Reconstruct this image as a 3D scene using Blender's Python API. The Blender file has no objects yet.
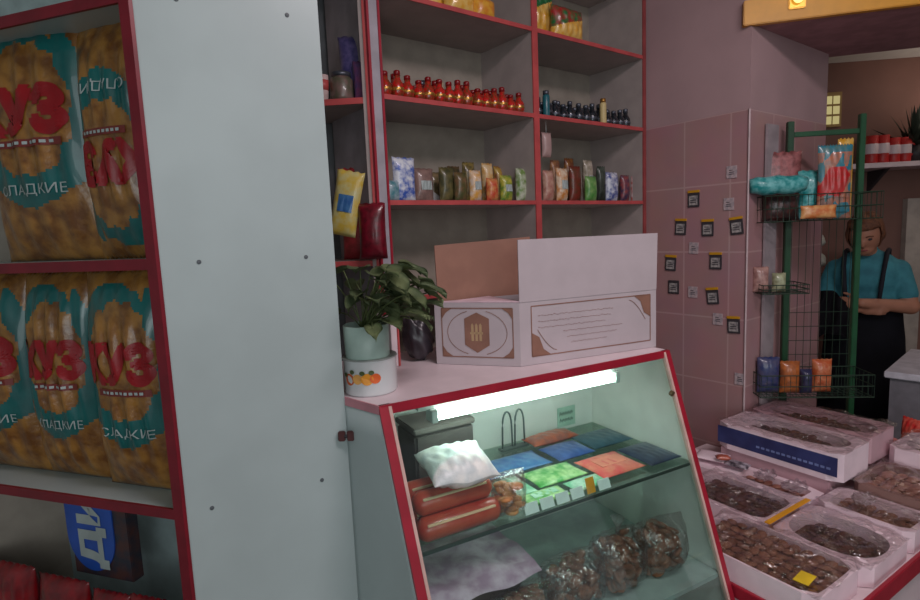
import bpy, bmesh, math, random
from mathutils import Vector, Matrix
random.seed(7)
S = bpy.context.scene
COL = S.collection

# ---------------------------------------------------------------- camera
FPX = 555.0; PITCH = math.radians(6.84); ROLL = math.radians(2.41); H = 1.5
_U0 = Vector((0, math.sin(PITCH), math.cos(PITCH))); _F = Vector((0, math.cos(PITCH), -math.sin(PITCH))); _X = Vector((1, 0, 0))
_R = math.cos(ROLL)*_X - math.sin(ROLL)*_U0; _U = math.sin(ROLL)*_X + math.cos(ROLL)*_U0
cam_d = bpy.data.cameras.new('camera'); cam = bpy.data.objects.new('camera', cam_d); COL.objects.link(cam)
cam.matrix_world = Matrix(((_R.x, _U.x, -_F.x, 0), (_R.y, _U.y, -_F.y, 0), (_R.z, _U.z, -_F.z, H), (0, 0, 0, 1)))
cam_d.sensor_width = 36; cam_d.lens = 36*FPX/920; cam_d.clip_start = 0.02; cam_d.clip_end = 60
cam_d.dof.use_dof = False
S.camera = cam

def ray(px, py): return ((px-460)/FPX)*_R + ((300-py)/FPX)*_U + _F
def onz(px, py, z):
    d = ray(px, py); t = (z-H)/d.z
    return Vector((d.x*t, d.y*t, z))
class Frame:
    """x runs along compass azimuth az (deg), y 90 degrees to its left, z up"""
    def __init__(s, o, az):
        s.o = Vector((o[0], o[1], 0)); a = math.radians(az)
        s.x = Vector((math.sin(a), math.cos(a), 0)); s.y = Vector((-math.cos(a), math.sin(a), 0)); s.rz = math.radians(90-az)
    def w(s, x, y, z=0): return s.o + s.x*x + s.y*y + Vector((0, 0, z))
    def l(s, p):
        d = Vector(p) - s.o; return Vector((d.dot(s.x), d.dot(s.y), p[2]))
    def hit(s, px, py, y):
        """where the sight line meets the plane y=const of this frame -> (x, z)"""
        d = ray(px, py); o = Vector((0, 0, H)); t = (y-(o-s.o).dot(s.y))/d.dot(s.y)
        q = s.l(o+d*t); return q.x, q.z
    def fz(s, px, py, z):
        q = s.l(onz(px, py, z)); return q.x, q.y

# ---------------------------------------------------------------- materials
def lin(c):
    def f(v):
        v /= 255.0
        return v/12.92 if v <= 0.04045 else ((v+0.055)/1.055)**2.4
    return (f(c[0]), f(c[1]), f(c[2]), 1)
_mats = {}
def mat(name, c, rough=0.6, metal=0.0, vary=0.12, scale=14, bump=0.0, spec=0.5, c2=None, sc2=None, coat=0.0):
    if name in _mats: return _mats[name]
    m = bpy.data.materials.new(name); m.use_nodes = True; nt = m.node_tree; N = nt.nodes; L = nt.links
    b = N['Principled BSDF']; b.inputs['Roughness'].default_value = rough; b.inputs['Metallic'].default_value = metal
    b.inputs['Specular IOR Level'].default_value = spec; b.inputs['Coat Weight'].default_value = coat
    tc = N.new('ShaderNodeTexCoord'); no = N.new('ShaderNodeTexNoise'); no.inputs['Scale'].default_value = sc2 or scale
    no.inputs['Detail'].default_value = 5
    L.new(tc.outputs['Object'], no.inputs['Vector'])
    r = N.new('ShaderNodeValToRGB'); L.new(no.outputs['Fac'], r.inputs['Fac'])
    a = lin(c)
    if c2 is None:
        r.color_ramp.elements[0].color = tuple(v*(1-vary) for v in a[:3])+(1,); r.color_ramp.elements[1].color = tuple(min(1, v*(1+vary)) for v in a[:3])+(1,)
    else:
        r.color_ramp.elements[0].color = a; r.color_ramp.elements[1].color = lin(c2)
    r.color_ramp.elements[0].position = 0.38; r.color_ramp.elements[1].position = 0.62
    L.new(r.outputs['Color'], b.inputs['Base Color'])
    if bump:
        bp = N.new('ShaderNodeBump'); bp.inputs['Strength'].default_value = bump; bp.inputs['Distance'].default_value = 0.01
        L.new(no.outputs['Fac'], bp.inputs['Height']); L.new(bp.outputs['Normal'], b.inputs['Normal'])
    _mats[name] = m
    return m
def emit(name, c, s):
    m = bpy.data.materials.new(name); m.use_nodes = True; nt = m.node_tree; nt.nodes.clear()
    e = nt.nodes.new('ShaderNodeEmission'); o = nt.nodes.new('ShaderNodeOutputMaterial'); e.inputs[0].default_value = lin(c); e.inputs[1].default_value = s
    nt.links.new(e.outputs[0], o.inputs[0]); return m
def clear(name, tint, fac, rough, bump=0.0, scale=30):
    m = bpy.data.materials.new(name); m.use_nodes = True; nt = m.node_tree; N = nt.nodes; L = nt.links; N.clear()
    o = N.new('ShaderNodeOutputMaterial'); t = N.new('ShaderNodeBsdfTransparent'); g = N.new('ShaderNodeBsdfGlossy'); mx = N.new('ShaderNodeMixShader')
    t.inputs[0].default_value = lin(tint); g.inputs['Roughness'].default_value = rough; g.inputs['Color'].default_value = (.9, .9, .9, 1)
    lw = N.new('ShaderNodeLayerWeight'); lw.inputs[0].default_value = 0.25
    mr = N.new('ShaderNodeMapRange'); L.new(lw.outputs['Facing'], mr.inputs['Value']); mr.inputs['To Min'].default_value = fac; mr.inputs['To Max'].default_value = min(1, fac*4+.1)
    L.new(mr.outputs[0], mx.inputs[0]); L.new(t.outputs[0], mx.inputs[1]); L.new(g.outputs[0], mx.inputs[2]); L.new(mx.outputs[0], o.inputs[0])
    if bump:
        tc = N.new('ShaderNodeTexCoord'); no = N.new('ShaderNodeTexNoise'); no.inputs['Scale'].default_value = scale; no.inputs['Detail'].default_value = 3; no.inputs['Distortion'].default_value = 1.5
        bp = N.new('ShaderNodeBump'); bp.inputs['Strength'].default_value = bump; bp.inputs['Distance'].default_value = 0.02
        L.new(tc.outputs['Object'], no.inputs['Vector']); L.new(no.outputs['Fac'], bp.inputs['Height']); L.new(bp.outputs[0], g.inputs['Normal']); L.new(bp.outputs[0], lw.inputs['Normal'])
    _mats[name] = m; return m
def tile_mat():
    m = bpy.data.materials.new('pink_tile'); m.use_nodes = True; nt = m.node_tree; N = nt.nodes; L = nt.links; b = N['Principled BSDF']; b.inputs['Roughness'].default_value = .35
    tc = N.new('ShaderNodeTexCoord'); sp = N.new('ShaderNodeSeparateXYZ'); cb = N.new('ShaderNodeCombineXYZ'); L.new(tc.outputs['Object'], sp.inputs[0])
    ad = N.new('ShaderNodeMath'); ad.operation = 'ADD'; L.new(sp.outputs['X'], ad.inputs[0]); L.new(sp.outputs['Y'], ad.inputs[1])
    L.new(ad.outputs[0], cb.inputs[0]); L.new(sp.outputs['Z'], cb.inputs[1])
    br = N.new('ShaderNodeTexBrick'); br.offset = 0; br.squash = 1; L.new(cb.outputs[0], br.inputs['Vector'])
    br.inputs['Scale'].default_value = 1; br.inputs['Brick Width'].default_value = .2; br.inputs['Row Height'].default_value = .2757; br.inputs['Mortar Size'].default_value = .0035
    br.inputs['Color1'].default_value = lin((186, 145, 146)); br.inputs['Color2'].default_value = lin((180, 138, 140)); br.inputs['Mortar'].default_value = lin((200, 165, 164))
    no = N.new('ShaderNodeTexNoise'); no.inputs['Scale'].default_value = 6; L.new(tc.outputs['Object'], no.inputs['Vector'])
    mx = N.new('ShaderNodeMix'); mx.data_type = 'RGBA'; mx.blend_type = 'MULTIPLY'; mx.inputs[0].default_value = .25
    L.new(br.outputs['Color'], mx.inputs[6]); L.new(no.outputs['Color'], mx.inputs[7]); L.new(mx.outputs[2], b.inputs['Base Color'])
    _mats['tile'] = m; return m

WHITE = mat('white_laminate', (172, 186, 185), .35, vary=.04, scale=5)
CREAM = mat('white_counter_laminate', (226, 208, 212), .4, vary=.04)
RED = mat('red_edging', (158, 28, 48), .4, vary=.1)
PINKRED = mat('red_shelf_edging', (190, 80, 80), .45, vary=.1)
GREYB = mat('grey_board', (172, 160, 156), .5, vary=.06)
BACKP = mat('grey_back_panel', (158, 148, 136), .7, vary=.08)
DARK = mat('dark_plastic', (44, 42, 46), .5)
SCREW = mat('grey_screw_cap', (84, 90, 94), .5)
CARD = mat('white_carton', (186, 174, 178), .6, vary=.03)
BROWNC = mat('brown_cardboard', (150, 108, 92), .8, vary=.08)
BROWNP = mat('brown_print', (140, 100, 84), .6)
PLASTER = mat('pink_plaster', (178, 148, 150), .85, vary=.05, scale=4, bump=.1)
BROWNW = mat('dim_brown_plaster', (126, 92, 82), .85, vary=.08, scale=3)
YELLOW = mat('yellow_band', (226, 158, 30), .4, vary=.06)
CEIL = mat('ceiling_white', (205, 202, 196), .9, vary=.03)
FLOOR = mat('floor_grey', (120, 104, 98), .6, vary=.12, scale=6)
GREEN = mat('green_painted_metal', (20, 78, 44), .4, vary=.1)
TILE = tile_mat()
GLASS = clear('clear_glass', (240, 250, 247), .025, .02)
FILM = clear('cellophane', (246, 242, 243), .14, .20, 1.0, 20)
JARG = clear('jar_glass', (225, 232, 230), .08, .08)
FLUO = emit('fluorescent_tube_glow', (238, 255, 244), 15.0)

# ---------------------------------------------------------------- object helpers
def link(name, me, m=None, parent=None, smooth=False):
    o = bpy.data.objects.new(name, me); COL.objects.link(o)
    if m is not None:
        for k in (m if isinstance(m, (list, tuple)) else [m]): me.materials.append(k)
    if parent is not None: o.parent = parent
    if smooth:
        for p in me.polygons: p.use_smooth = True
    return o
def part(name, bm, m, parent=None, smooth=False, fr=None, label=None, loc=None, rz=None):
    me = bpy.data.meshes.new(name); bmesh.ops.recalc_face_normals(bm, faces=bm.faces[:]); bm.to_mesh(me); bm.free()
    o = link(name, me, m, parent, smooth)
    if fr is not None: o.location = fr.w(0, 0, 0); o.rotation_euler = (0, 0, fr.rz)
    if loc is not None: o.location = loc
    if rz is not None: o.rotation_euler = (0, 0, rz)
    if label: o['label'] = label
    return o
def tag(o, label, cat, group=None, kind=None):
    o['label'] = label; o['category'] = cat
    if group: o['group'] = group
    if kind: o['kind'] = kind
    return o
def thing(name, label, cat, loc, rz=0, group=None, rx=0, ry=0):
    o = bpy.data.objects.new(name, None); o.empty_display_size = .05; COL.objects.link(o)
    o.location = loc; o.rotation_euler = (rx, ry, rz); return tag(o, label, cat, group)
def structure(o): o['kind'] = 'structure'; return o
def copy_tree(o, parent=None):
    c = o.copy(); COL.objects.link(c)
    if parent is not None: c.parent = parent
    for ch in list(o.children): copy_tree(ch, c)
    return c

def B(): return bmesh.new()
def box(bm, x0, x1, y0, y1, z0, z1, bev=0, mi=0):
    g = bmesh.ops.create_cube(bm, size=1)
    bmesh.ops.transform(bm, matrix=Matrix.Translation(((x0+x1)/2, (y0+y1)/2, (z0+z1)/2)) @ Matrix.Diagonal((abs(x1-x0), abs(y1-y0), abs(z1-z0), 1)), verts=g['verts'])
    fs = {f for v in g['verts'] for f in v.link_faces}
    for f in fs: f.material_index = mi
    if bev: bmesh.ops.bevel(bm, geom=list({e for v in g['verts'] for e in v.link_edges}), offset=bev, segments=2, affect='EDGES')
    return bm
def prism(bm, pts, z0, z1, mi=0):
    a = [bm.verts.new((p[0], p[1], z0)) for p in pts]; b = [bm.verts.new((p[0], p[1], z1)) for p in pts]; n = len(pts)
    fs = [bm.faces.new(a[::-1]), bm.faces.new(b)]
    for i in range(n): fs.append(bm.faces.new((a[i], a[(i+1) % n], b[(i+1) % n], b[i])))
    for f in fs: f.material_index = mi
    return bm
def hexa(bm, q, off, mi=0):
    """solid between the polygon q and the same polygon moved by off"""
    off = Vector(off); a = [bm.verts.new(p) for p in q]; b = [bm.verts.new(Vector(p)+off) for p in q]; n = len(q)
    fs = [bm.faces.new(a[::-1]), bm.faces.new(b)]
    for i in range(n): fs.append(bm.faces.new((a[i], a[(i+1) % n], b[(i+1) % n], b[i])))
    for f in fs: f.material_index = mi
    return bm
def lathe(bm, prof, seg=20, c=(0, 0, 0), mi=0, wob=0):
    rings = []
    for r, z in prof:
        rings.append([bm.verts.new((c[0]+r*(1+wob*math.sin(5*k+z*90))*math.cos(2*math.pi*k/seg), c[1]+r*(1+wob*math.sin(3*k))*math.sin(2*math.pi*k/seg), c[2]+z)) for k in range(seg)])
    for i in range(len(rings)-1):
        for k in range(seg):
            f = bm.faces.new((rings[i][k], rings[i][(k+1) % seg], rings[i+1][(k+1) % seg], rings[i+1][k])); f.material_index = mi
    if prof[0][0] > 1e-4: f = bm.faces.new(rings[0][::-1]); f.material_index = mi
    if prof[-1][0] > 1e-4: f = bm.faces.new(rings[-1]); f.material_index = mi
    return bm
def tube(bm, pts, r, seg=8, r2=None, mi=0, caps=True):
    pts = [Vector(p) for p in pts]; n = len(pts); rings = []; up = Vector((0, 0, 1))
    for i, p in enumerate(pts):
        t = (pts[min(i+1, n-1)]-pts[max(i-1, 0)]).normalized()
        a = t.cross(up)
        if a.length < .05: a = t.cross(Vector((1, 0, 0)))
        a.normalize(); b = t.cross(a)
        rr = r if r2 is None else r+(r2-r)*i/(n-1)
        if callable(r): rr = r(i/(n-1))
        rings.append([bm.verts.new(p+a*rr*math.cos(2*math.pi*k/seg)+b*rr*math.sin(2*math.pi*k/seg)) for k in range(seg)])
    for i in range(n-1):
        for k in range(seg):
            f = bm.faces.new((rings[i][k], rings[i][(k+1) % seg], rings[i+1][(k+1) % seg], rings[i+1][k])); f.material_index = mi
    if caps: bm.faces.new(rings[0][::-1]).material_index = mi; bm.faces.new(rings[-1]).material_index = mi
    return bm
def ell(bm, c, r, seg=16, rings=10, rot=None, mi=0):
    g = bmesh.ops.create_uvsphere(bm, u_segments=seg, v_segments=rings, radius=1)
    M = Matrix.Translation(c) @ (rot or Matrix()) @ Matrix.Diagonal((r[0], r[1], r[2], 1))
    bmesh.ops.transform(bm, matrix=M, verts=g['verts'])
    for v in g['verts']:
        for f in v.link_faces: f.material_index = mi
    return bm
def sheet(bm, x0, x1, y0, y1, zf, nx=14, ny=14, th=.0015, mi=0):
    top = [[bm.verts.new((x0+(x1-x0)*i/nx, y0+(y1-y0)*j/ny, zf(x0+(x1-x0)*i/nx, y0+(y1-y0)*j/ny))) for j in range(ny+1)] for i in range(nx+1)]
    for i in range(nx):
        for j in range(ny): bm.faces.new((top[i][j], top[i+1][j], top[i+1][j+1], top[i][j+1])).material_index = mi
    return bm

def pil_t(w, h, d, x, z, seed=0):
    u = min(1, abs(2*x/w)); v = min(1, abs(2*z/h-1))
    base = d/2*((1-u**2.6)**.6)*((1-v**3.2)**.75)
    wr = .10*d*math.sin(17*x/w*2+seed*3+4*z/h)*math.sin(9*z/h+seed)*(1-u**4)*(1-v**4)
    return max(0, base+wr*.5)
def pillow(w, h, d, zone=None, seed=0, nx=22, nz=30, bm=None):
    """closed packet standing on z=0, front towards -y; crimped flat seams top and bottom"""
    bm = bm or bmesh.new(); fr = []; bk = []
    for i in range(nx+1):
        a = []; b = []
        for j in range(nz+1):
            x = (i/nx-.5)*w; z = j/nz*h; t = pil_t(w, h, d, x, z, seed)
            xx = x*(1-.05*math.sin(math.pi*z/h))
            zz = z+.012*h*math.sin(i*1.9+seed)*(1 if j == nz else 0)
            va = bm.verts.new((xx, -t-.0006, zz)); vb = bm.verts.new((xx, t+.0006, zz)); a.append(va); b.append(vb)
        fr.append(a); bk.append(b)
    def put(vs, x, z):
        f = bm.faces.new(vs)
        if zone: f.material_index = zone(x/w, z/h)
    for i in range(nx):
        for j in range(nz):
            x = ((i+.5)/nx-.5)*w; z = (j+.5)/nz*h
            put((fr[i][j], fr[i+1][j], fr[i+1][j+1], fr[i][j+1]), x, z); put((bk[i][j], bk[i][j+1], bk[i+1][j+1], bk[i+1][j]), x, z)
    for i in range(nx):
        put((fr[i][0], bk[i][0], bk[i+1][0], fr[i+1][0]), ((i+.5)/nx-.5)*w, 0); put((fr[i][nz], fr[i+1][nz], bk[i+1][nz], bk[i][nz]), ((i+.5)/nx-.5)*w, h)
    for j in range(nz):
        put((fr[0][j], fr[0][j+1], bk[0][j+1], bk[0][j]), -w/2, (j+.5)/nz*h); put((fr[nx][j], bk[nx][j], bk[nx][j+1], fr[nx][j+1]), w/2, (j+.5)/nz*h)
    return bm
def text_bm(s, width, height, bold=.012, strokes=0):
    cu = bpy.data.curves.new('lettering', 'FONT'); cu.body = s; cu.size = 1; cu.offset = bold; cu.resolution_u = 3
    o = bpy.data.objects.new('lettering', cu); COL.objects.link(o)
    dg = bpy.context.evaluated_depsgraph_get(); dg.update(); me = bpy.data.meshes.new_from_object(o.evaluated_get(dg))
    bm = bmesh.new(); bm.from_mesh(me); bpy.data.objects.remove(o); bpy.data.meshes.remove(me); bpy.data.curves.remove(cu)
    xs = [v.co.x for v in bm.verts]; ys = [v.co.y for v in bm.verts]; x0, x1, y0, y1 = min(xs), max(xs), min(ys), max(ys)
    for v in bm.verts: v.co = Vector(((v.co.x-(x0+x1)/2)/(x1-x0)*width, 0, (v.co.y-(y0+y1)/2)/(y1-y0)*height))
    for _ in range(2):
        es = [e for e in bm.edges if e.calc_length() > .012]
        if es: bmesh.ops.subdivide_edges(bm, edges=es, cuts=1); bmesh.ops.triangulate(bm, faces=[f for f in bm.faces if len(f.verts) > 4])
    return bm

# ================================================================ SETTING
FS = Frame((-.226, 1.75), 53.4)          # shelf wall
TS = Frame((.878, 2.57), 143.4)          # tiled wall, x towards the camera side
W_ = Vector((.878, 2.57, 0)); K_ = Vector((1.148, 2.207, 0))
def slab(name, p, q, z0, z1, th, m, side=1):
    """vertical wall from p to q, thickness th to the left (side=1) of p->q"""
    d = Vector((q[0]-p[0], q[1]-p[1], 0)); L = d.length; az = math.degrees(math.atan2(d.x, d.y)); f = Frame(p, az)
    b = B(); box(b, 0, L, 0 if side > 0 else -th, th if side > 0 else 0, z0, z1)
    return structure(part(name, b, m, fr=f))
b = B(); box(b, -4, 6, -3.5, 7, -.1, 0); structure(part('floor', b, FLOOR))
CZ = 2.85
b = B(); box(b, -4, 6, -3.5, 7, CZ, CZ+.1); structure(part('ceiling', b, CEIL))
bw0 = FS.w(-1.6, .34); bw1 = FS.w(1.42, .34)
slab('wall_back', bw0, bw1, 0, CZ, .12, BACKP)
# tiled return wall from back wall towards the room, ending at the corner K
tile_top = 1.93
wb = TS.w(-.42, 0)
def tiled(name, p, q, side):
    slab(name, p, q, 0, tile_top, .1, TILE, side); 
    return slab(name+'_upper', p, q, tile_top, CZ, .1, PLASTER, side)
tiled('wall_right', wb, K_, 1)
J_ = FS.x*.72 + K_
tiled('wall_passage', K_, J_, 1)
slab('wall_left', (-2.6, -3), (-1.5, 2.2), 0, CZ, .1, WHITE, 1)
b = B(); box(b, -.003, .003, -.003, .004, 0, tile_top)
structure(part('trim_1', b, mat('grout_edge', (190, 170, 172), .5), fr=Frame((K_.x-.002, K_.y-.002), 98)))
# far room
FW = Frame((1.0, 3.95), 97)
far0 = FW.w(-.6, 0); far1 = FW.w(4.5, 0)
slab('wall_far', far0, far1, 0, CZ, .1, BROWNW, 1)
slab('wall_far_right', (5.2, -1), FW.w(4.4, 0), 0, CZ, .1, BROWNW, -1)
b = B(); box(b, .85, 4.2, -1.35, -.001, 2.50, 2.56); structure(part('ceiling_far_room', b, CEIL, fr=FW))
# yellow beam over the opening
BM = Frame(K_.xy, 105)
b = B(); box(b, -.02, 3.6, .02, .62, 2.24, CZ-.001); structure(part('trim_2', b, mat('purple_brown_plaster', (176, 132, 138), .85), fr=BM))
b = B(); box(b, -.03, 3.6, -.012, .018, 2.235, 2.325, .003); structure(part('trim_3', b, YELLOW, fr=BM))

# ================================================================ LEFT CABINET (chips)
C0 = onz(380, 406, 1.15); C1 = onz(668, 350, 1.15)
FC = Frame(C0.xy, 61.6)                   # counter frame
R_ = Vector((C0.x, C0.y, 0)) + .117*Vector((math.sin(math.radians(-50)), math.cos(math.radians(-50)), 0))
PW = .337; aP = math.radians(62)
L_ = R_ - PW*Vector((math.sin(aP), math.cos(aP), 0))
FL = Frame(L_.xy, 108)                    # x to the right along its front, y inward
Rl = FL.l(R_)
def zl(px, py, y=0): return FL.hit(px, py, y)
z_mid = zl(142, 264)[1]; z_low = zl(170, 513)[1]; z_top = zl(115, -3)[1]
cab = thing('snack_cabinet', 'tall white shelf cabinet with red edging and slanting end panel, holding big yellow snack bags', 'cabinet', FL.w(0, 0, 0), FL.rz)
TW = .018
pd = (Rl-Vector((0, 0, 0))).normalized(); pn = Vector((-pd.y, pd.x, 0))     # pn points inward/left
b = B(); e0 = Vector((0, 0, 0)); e1 = Vector((Rl.x, Rl.y, 0))
prism(b, [e0+pd*.002, e1, e1+pn*TW, e0+pn*TW+pd*.002], 0, 2.7)
panel = part('end_panel', b, WHITE, cab)
b = B(); prism(b, [(-.020, -.004), (.003, -.004), (.006, .002), (-.018, .010)], 0, 2.7)
part('edging_strip', b, mat('dark_red_edging', (122, 20, 36), .4), cab)
FP = Frame(L_.xy, 62)
for px, py in ((176, -1), (287, 15), (199, 262), (306, 257), (212, 508), (322, 480)):
    x, z = FP.hit(px, py, 0)
    q = FL.l(FP.w(x, 0, 0)); b = B()
    g = lathe(b, [(.0001, -.0008), (.0046, -.0008), (.0042, .0012), (.0001, .0018)], 12)
    n = Vector((pd.y, -pd.x, 0)); rot = Vector((0, 0, 1)).rotation_difference(n).to_matrix().to_4x4()
    bmesh.ops.transform(b, matrix=Matrix.Translation((q.x, q.y, z)) @ rot, verts=b.verts[:])
    part('screw_cap', b, SCREW, panel)
DB = Rl.y+.01
b = B(); box(b, -1.1, Rl.x-.02, DB, DB+.012, 0, 2.7); part('back_panel', b, mat('pale_back_panel', (170, 190, 190), .6), cab)
for z in (z_top, z_mid, z_low, z_low-.46, .1):
    b = B(); prism(b, [(-1.1, .003), (-.019, .003), (Rl.x-.035, DB-.004), (-1.1, DB)], z-.011, z+.009)
    s = part('shelf', b, WHITE, cab)
    b = B(); box(b, -1.1, -.019, -.003, .003, z-.0115, z+.0095); part('edging_strip', b, _mats['dark_red_edging'], s)
b = B(); box(b, -1.118, -1.1, 0, DB, 0, 2.7); part('side_panel', b, WHITE, cab)

SN_Y = mat('corn_stick_yellow', (112, 68, 24), .3, vary=.3, c2=(164, 116, 52), sc2=26, bump=.5, coat=.4)
SN_T = mat('teal_foil', (8, 96, 94), .28, vary=.2, coat=.5)
SN_R = mat('red_lettering', (150, 14, 24), .35)
SN_W = mat('white_lettering', (170, 182, 180), .4)
SN_B = mat('brown_banner', (120, 46, 40), .4)
from mathutils import noise as mnoise
def snack_zone(u, v):
    n = .10*mnoise.noise(Vector((u*9, v*14, 3.1)))
    e = ((u-.03)/.40)**2+((v-.60)/.27)**2+n*2.2
    if 1.0 < e < 1.95 and .20 < v < .95 and not (v > .55 and u > .05 and e > 1.5 and u < .3): return 1
    if .30 < v+n*.4 < .35 and abs(u) < .46: return 1
    return 0
def on_bag(bm, w, h, d, seed, cx, cz):
    for v in bm.verts:
        x = v.co.x+cx; z = v.co.z+cz; v.co = Vector((x*(1-.05*math.sin(math.pi*z/h)), -pil_t(w, h, d, x, z, seed)-.003, z))
    return bm
def snack_bag(w, h, d, seed, label, flip=False, big='КУЗ', bx=.0):
    t = thing('snack_bag', label, 'snack bag', (0, 0, 0), 0, 'corn stick snack bags in the cabinet')
    obs = []
    obs.append(part('foil_bag', pillow(w, h, d, snack_zone, seed, 56, 90), [SN_Y, SN_T], t, True))
    fw = w*.86
    tbm = text_bm(big, fw*.90, h*.17, .022)
    src = tbm.verts[:]+tbm.edges[:]+tbm.faces[:]
    for ox, oz in ((-.005, 0), (.005, 0), (0, -.005), (0, .005)):
        for v in bmesh.ops.duplicate(tbm, geom=src)['geom']:
            if isinstance(v, bmesh.types.BMVert): v.co.x += ox*w/.2; v.co.z += oz*w/.2; v.co.y = ox*.02
    obs.append(part('brand_lettering', on_bag(tbm, w, h, d, seed, bx*w, h*.60), SN_R, t))
    b = B(); 
    for i in range(12):
        x0 = -w*.30+i*w*.05; vs = [b.verts.new(p) for p in ((x0, 0, -h*.015), (x0+w*.05, 0, -h*.015), (x0+w*.05, 0, h*.015), (x0, 0, h*.015))]; b.faces.new(vs)
    bmesh.ops.remove_doubles(b, verts=b.verts[:], dist=1e-5)
    obs.append(part('banner', on_bag(b, w, h, d, seed, w*.06, h*.475), SN_B, t))
    b = B()
    for i in range(9): box(b, -w*.24+i*w*.055, -w*.24+i*w*.055+w*.036, -.0006, .0006, -h*.006, h*.006)
    obs.append(part('banner_marks', on_bag(b, w, h, d, seed, w*.06, h*.475), SN_W, t))
    for v in obs[-1].data.vertices: v.co.y -= .0012
    obs.append(part('flavour_lettering', on_bag(text_bm('СЛАДКИЕ', fw*.72, h*.05, .0), w, h, d, seed, w*.04, h*.29), SN_W, t))
    if flip:
        for o in obs:
            for v in o.data.vertices: v.co = Vector((-v.co.x, v.co.y, h-v.co.z))
    return t
def bag_place(px0, px1, py0, py1, zb, seed, label, flip=False, tilt=0, y=.085, bx=0):
    xa, z1 = zl(px0, py0, y-.03); xb, _ = zl(px1, py0, y-.03)
    w = (xb-xa)*1.02; h = z1-zb
    t = snack_bag(w, h, .105, seed, label, flip, bx=bx); t.location = FL.w((xa+xb)/2, y, zb+.001); t.rotation_euler = (0, tilt, FL.rz)
    return t
zt = z_mid+.009; zb_ = z_low+.009
bag_place(-36, 70, 22, 0, zt, 1, 'big yellow and teal snack bag upright, left on the upper shelf under the top board')
bag_place(62, 146, 22, 0, zt, 2, 'big yellow and teal snack bag standing upside down beside the cabinet upright', True)
bag_place(-62, 14, 274, 0, zb_, 3, 'snack bag mostly cut off by the left frame edge, lower shelf')
bag_place(12, 80, 274, 0, zb_, 4, 'upright snack bag in the middle of the lower shelf, partly overlapped', bx=.02)
bag_place(74, 156, 272, 0, zb_, 5, 'upright snack bag with big red letters against the right upright of the lower shelf', y=.07)

# hanging blue packet with letters, below the low shelf
yh = .10
xa, za = zl(66, 520, yh); xb, zb2 = zl(134, 583, yh)
zc = z_low-.0118; pk = thing('blue_packet', 'dark carton with blue oval and white letters turned sideways, hanging under lower shelf', 'packet', FL.w((xa+xb)/2, yh, zb2), FL.rz)
w = xb-xa; h = zc-zb2
b = B(); box(b, -w/2+.012, w/2, 0, .03, 0, h, .002); part('carton', b, mat('dark_packet', (46, 50, 62), .4, c2=(84, 52, 48), sc2=30), pk)
b = B(); pts = []
for k in range(25):
    a = math.pi*k/24
    pts.append((w*(-.10)+w*.38*math.cos(a), h*.42-h*.36*math.sin(a)))
pts = [(w*.28, h*.999)]+pts+[(-w*.48, h*.999)]
hexa(b, [(p[0], -.003, p[1]) for p in pts], (0, .0028, 0)); part('blue_oval', b, mat('royal_blue_print', (38, 84, 176), .35), pk)
b = text_bm('ДИ', h*.80, w*.46, .05)
for v in b.verts: v.co = Vector((-v.co.z-w*.06, -.0042, v.co.x+h*.50))
part('lettering', b, SN_W, pk)
# red packets on the bottom shelf
zred = z_low-.46+.009
SNR = mat('dark_red_foil', (150, 16, 26), .3, c2=(96, 12, 20), sc2=20, coat=.4)
ytop = zl(60, 573, .07)[1]
for i, (p0, p1, dz) in enumerate(((-52, -8, 0), (-8, 36, .01), (40, 88, .0), (92, 128, -.012), (128, 168, -.006))):
    x0, _ = zl(p0, 575, .06); x1, _ = zl(p1, 575, .06)
    t = thing('red_packet', ['dark red packet on the bottom shelf outside the left edge', 'dark red packet in the bottom left corner of the cabinet', 'dark red packet below the blue oval packet, left of it', 'dark red packet right under the dark end of the blue oval packet', 'dark red packet on bottom shelf nearest the cabinet upright'][i], 'packet', FL.w((x0+x1)/2, .06, zred+.001), FL.rz, 'dark red packets on the cabinet bottom shelf')
    part('foil_bag', pillow((x1-x0)*1.0, ytop-zred+dz, .06, None, i), SNR, t, True)
    b = B(); box(b, -.02, .02, -.034, -.0335, (ytop-zred)*.5, (ytop-zred)*.62)
    part('pack_label', b, SN_W, t)

# ================================================================ DISPLAY COUNTER
CL = FC.l(C1).x; CD = .47; CZT = 1.15; SL = .34
RL = FC.l(R_)                              # chamfered left end meets the cabinet panel here
case = thing('display_counter', 'white sweets counter with red-edged sloping glass front and lit tube inside', 'display counter', FC.w(0, 0, 0), FC.rz)
outl = [(0, 0), (CL, 0), (CL, CD), (RL.x, CD), (RL.x, RL.y)]
b = B(); prism(b, outl, CZT-.018, CZT); part('top_board', b, CREAM, case)
yb = lambda z: -SL*(CZT-z)
LEAN = .035
ZB = .42                                   # bottom of the glass
b = B(); box(b, .0, CL, -.005, .001, CZT-.020, CZT+.001, .001); part('edging_strip', b, RED, case)
def front_strip(x, w, n=1):
    """red strip along the slanting edge"""
    b = B()
    k = LEAN*(CZT-ZB) if x < .3 else 0
    hexa(b, [(x, yb(CZT)-.004, CZT), (x+w, yb(CZT)-.004, CZT), (x+w+k, yb(ZB)-.004, ZB), (x+k, yb(ZB)-.004, ZB)], (0, .012, 0)); return b
part('edging_strip', front_strip(-.004, .020), RED, case)
part('edging_strip', front_strip(CL-.014, .016), RED, case)
part('edging_strip', front_strip(.0165, .007), mat('pale_glass_channel', (206, 170, 160), .4), case, label='pale glass channel')
part('edging_strip', front_strip(CL-.0215, .007), _mats['pale_glass_channel'], case, label='pale glass channel')
b = B(); hexa(b, [(.016, yb(CZT-.02), CZT-.02), (CL-.014, yb(CZT-.02), CZT-.02), (CL-.014, yb(ZB), ZB), (.016, yb(ZB), ZB)], (0, .004, 0)); part('glass_front', b, GLASS, case)
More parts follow.
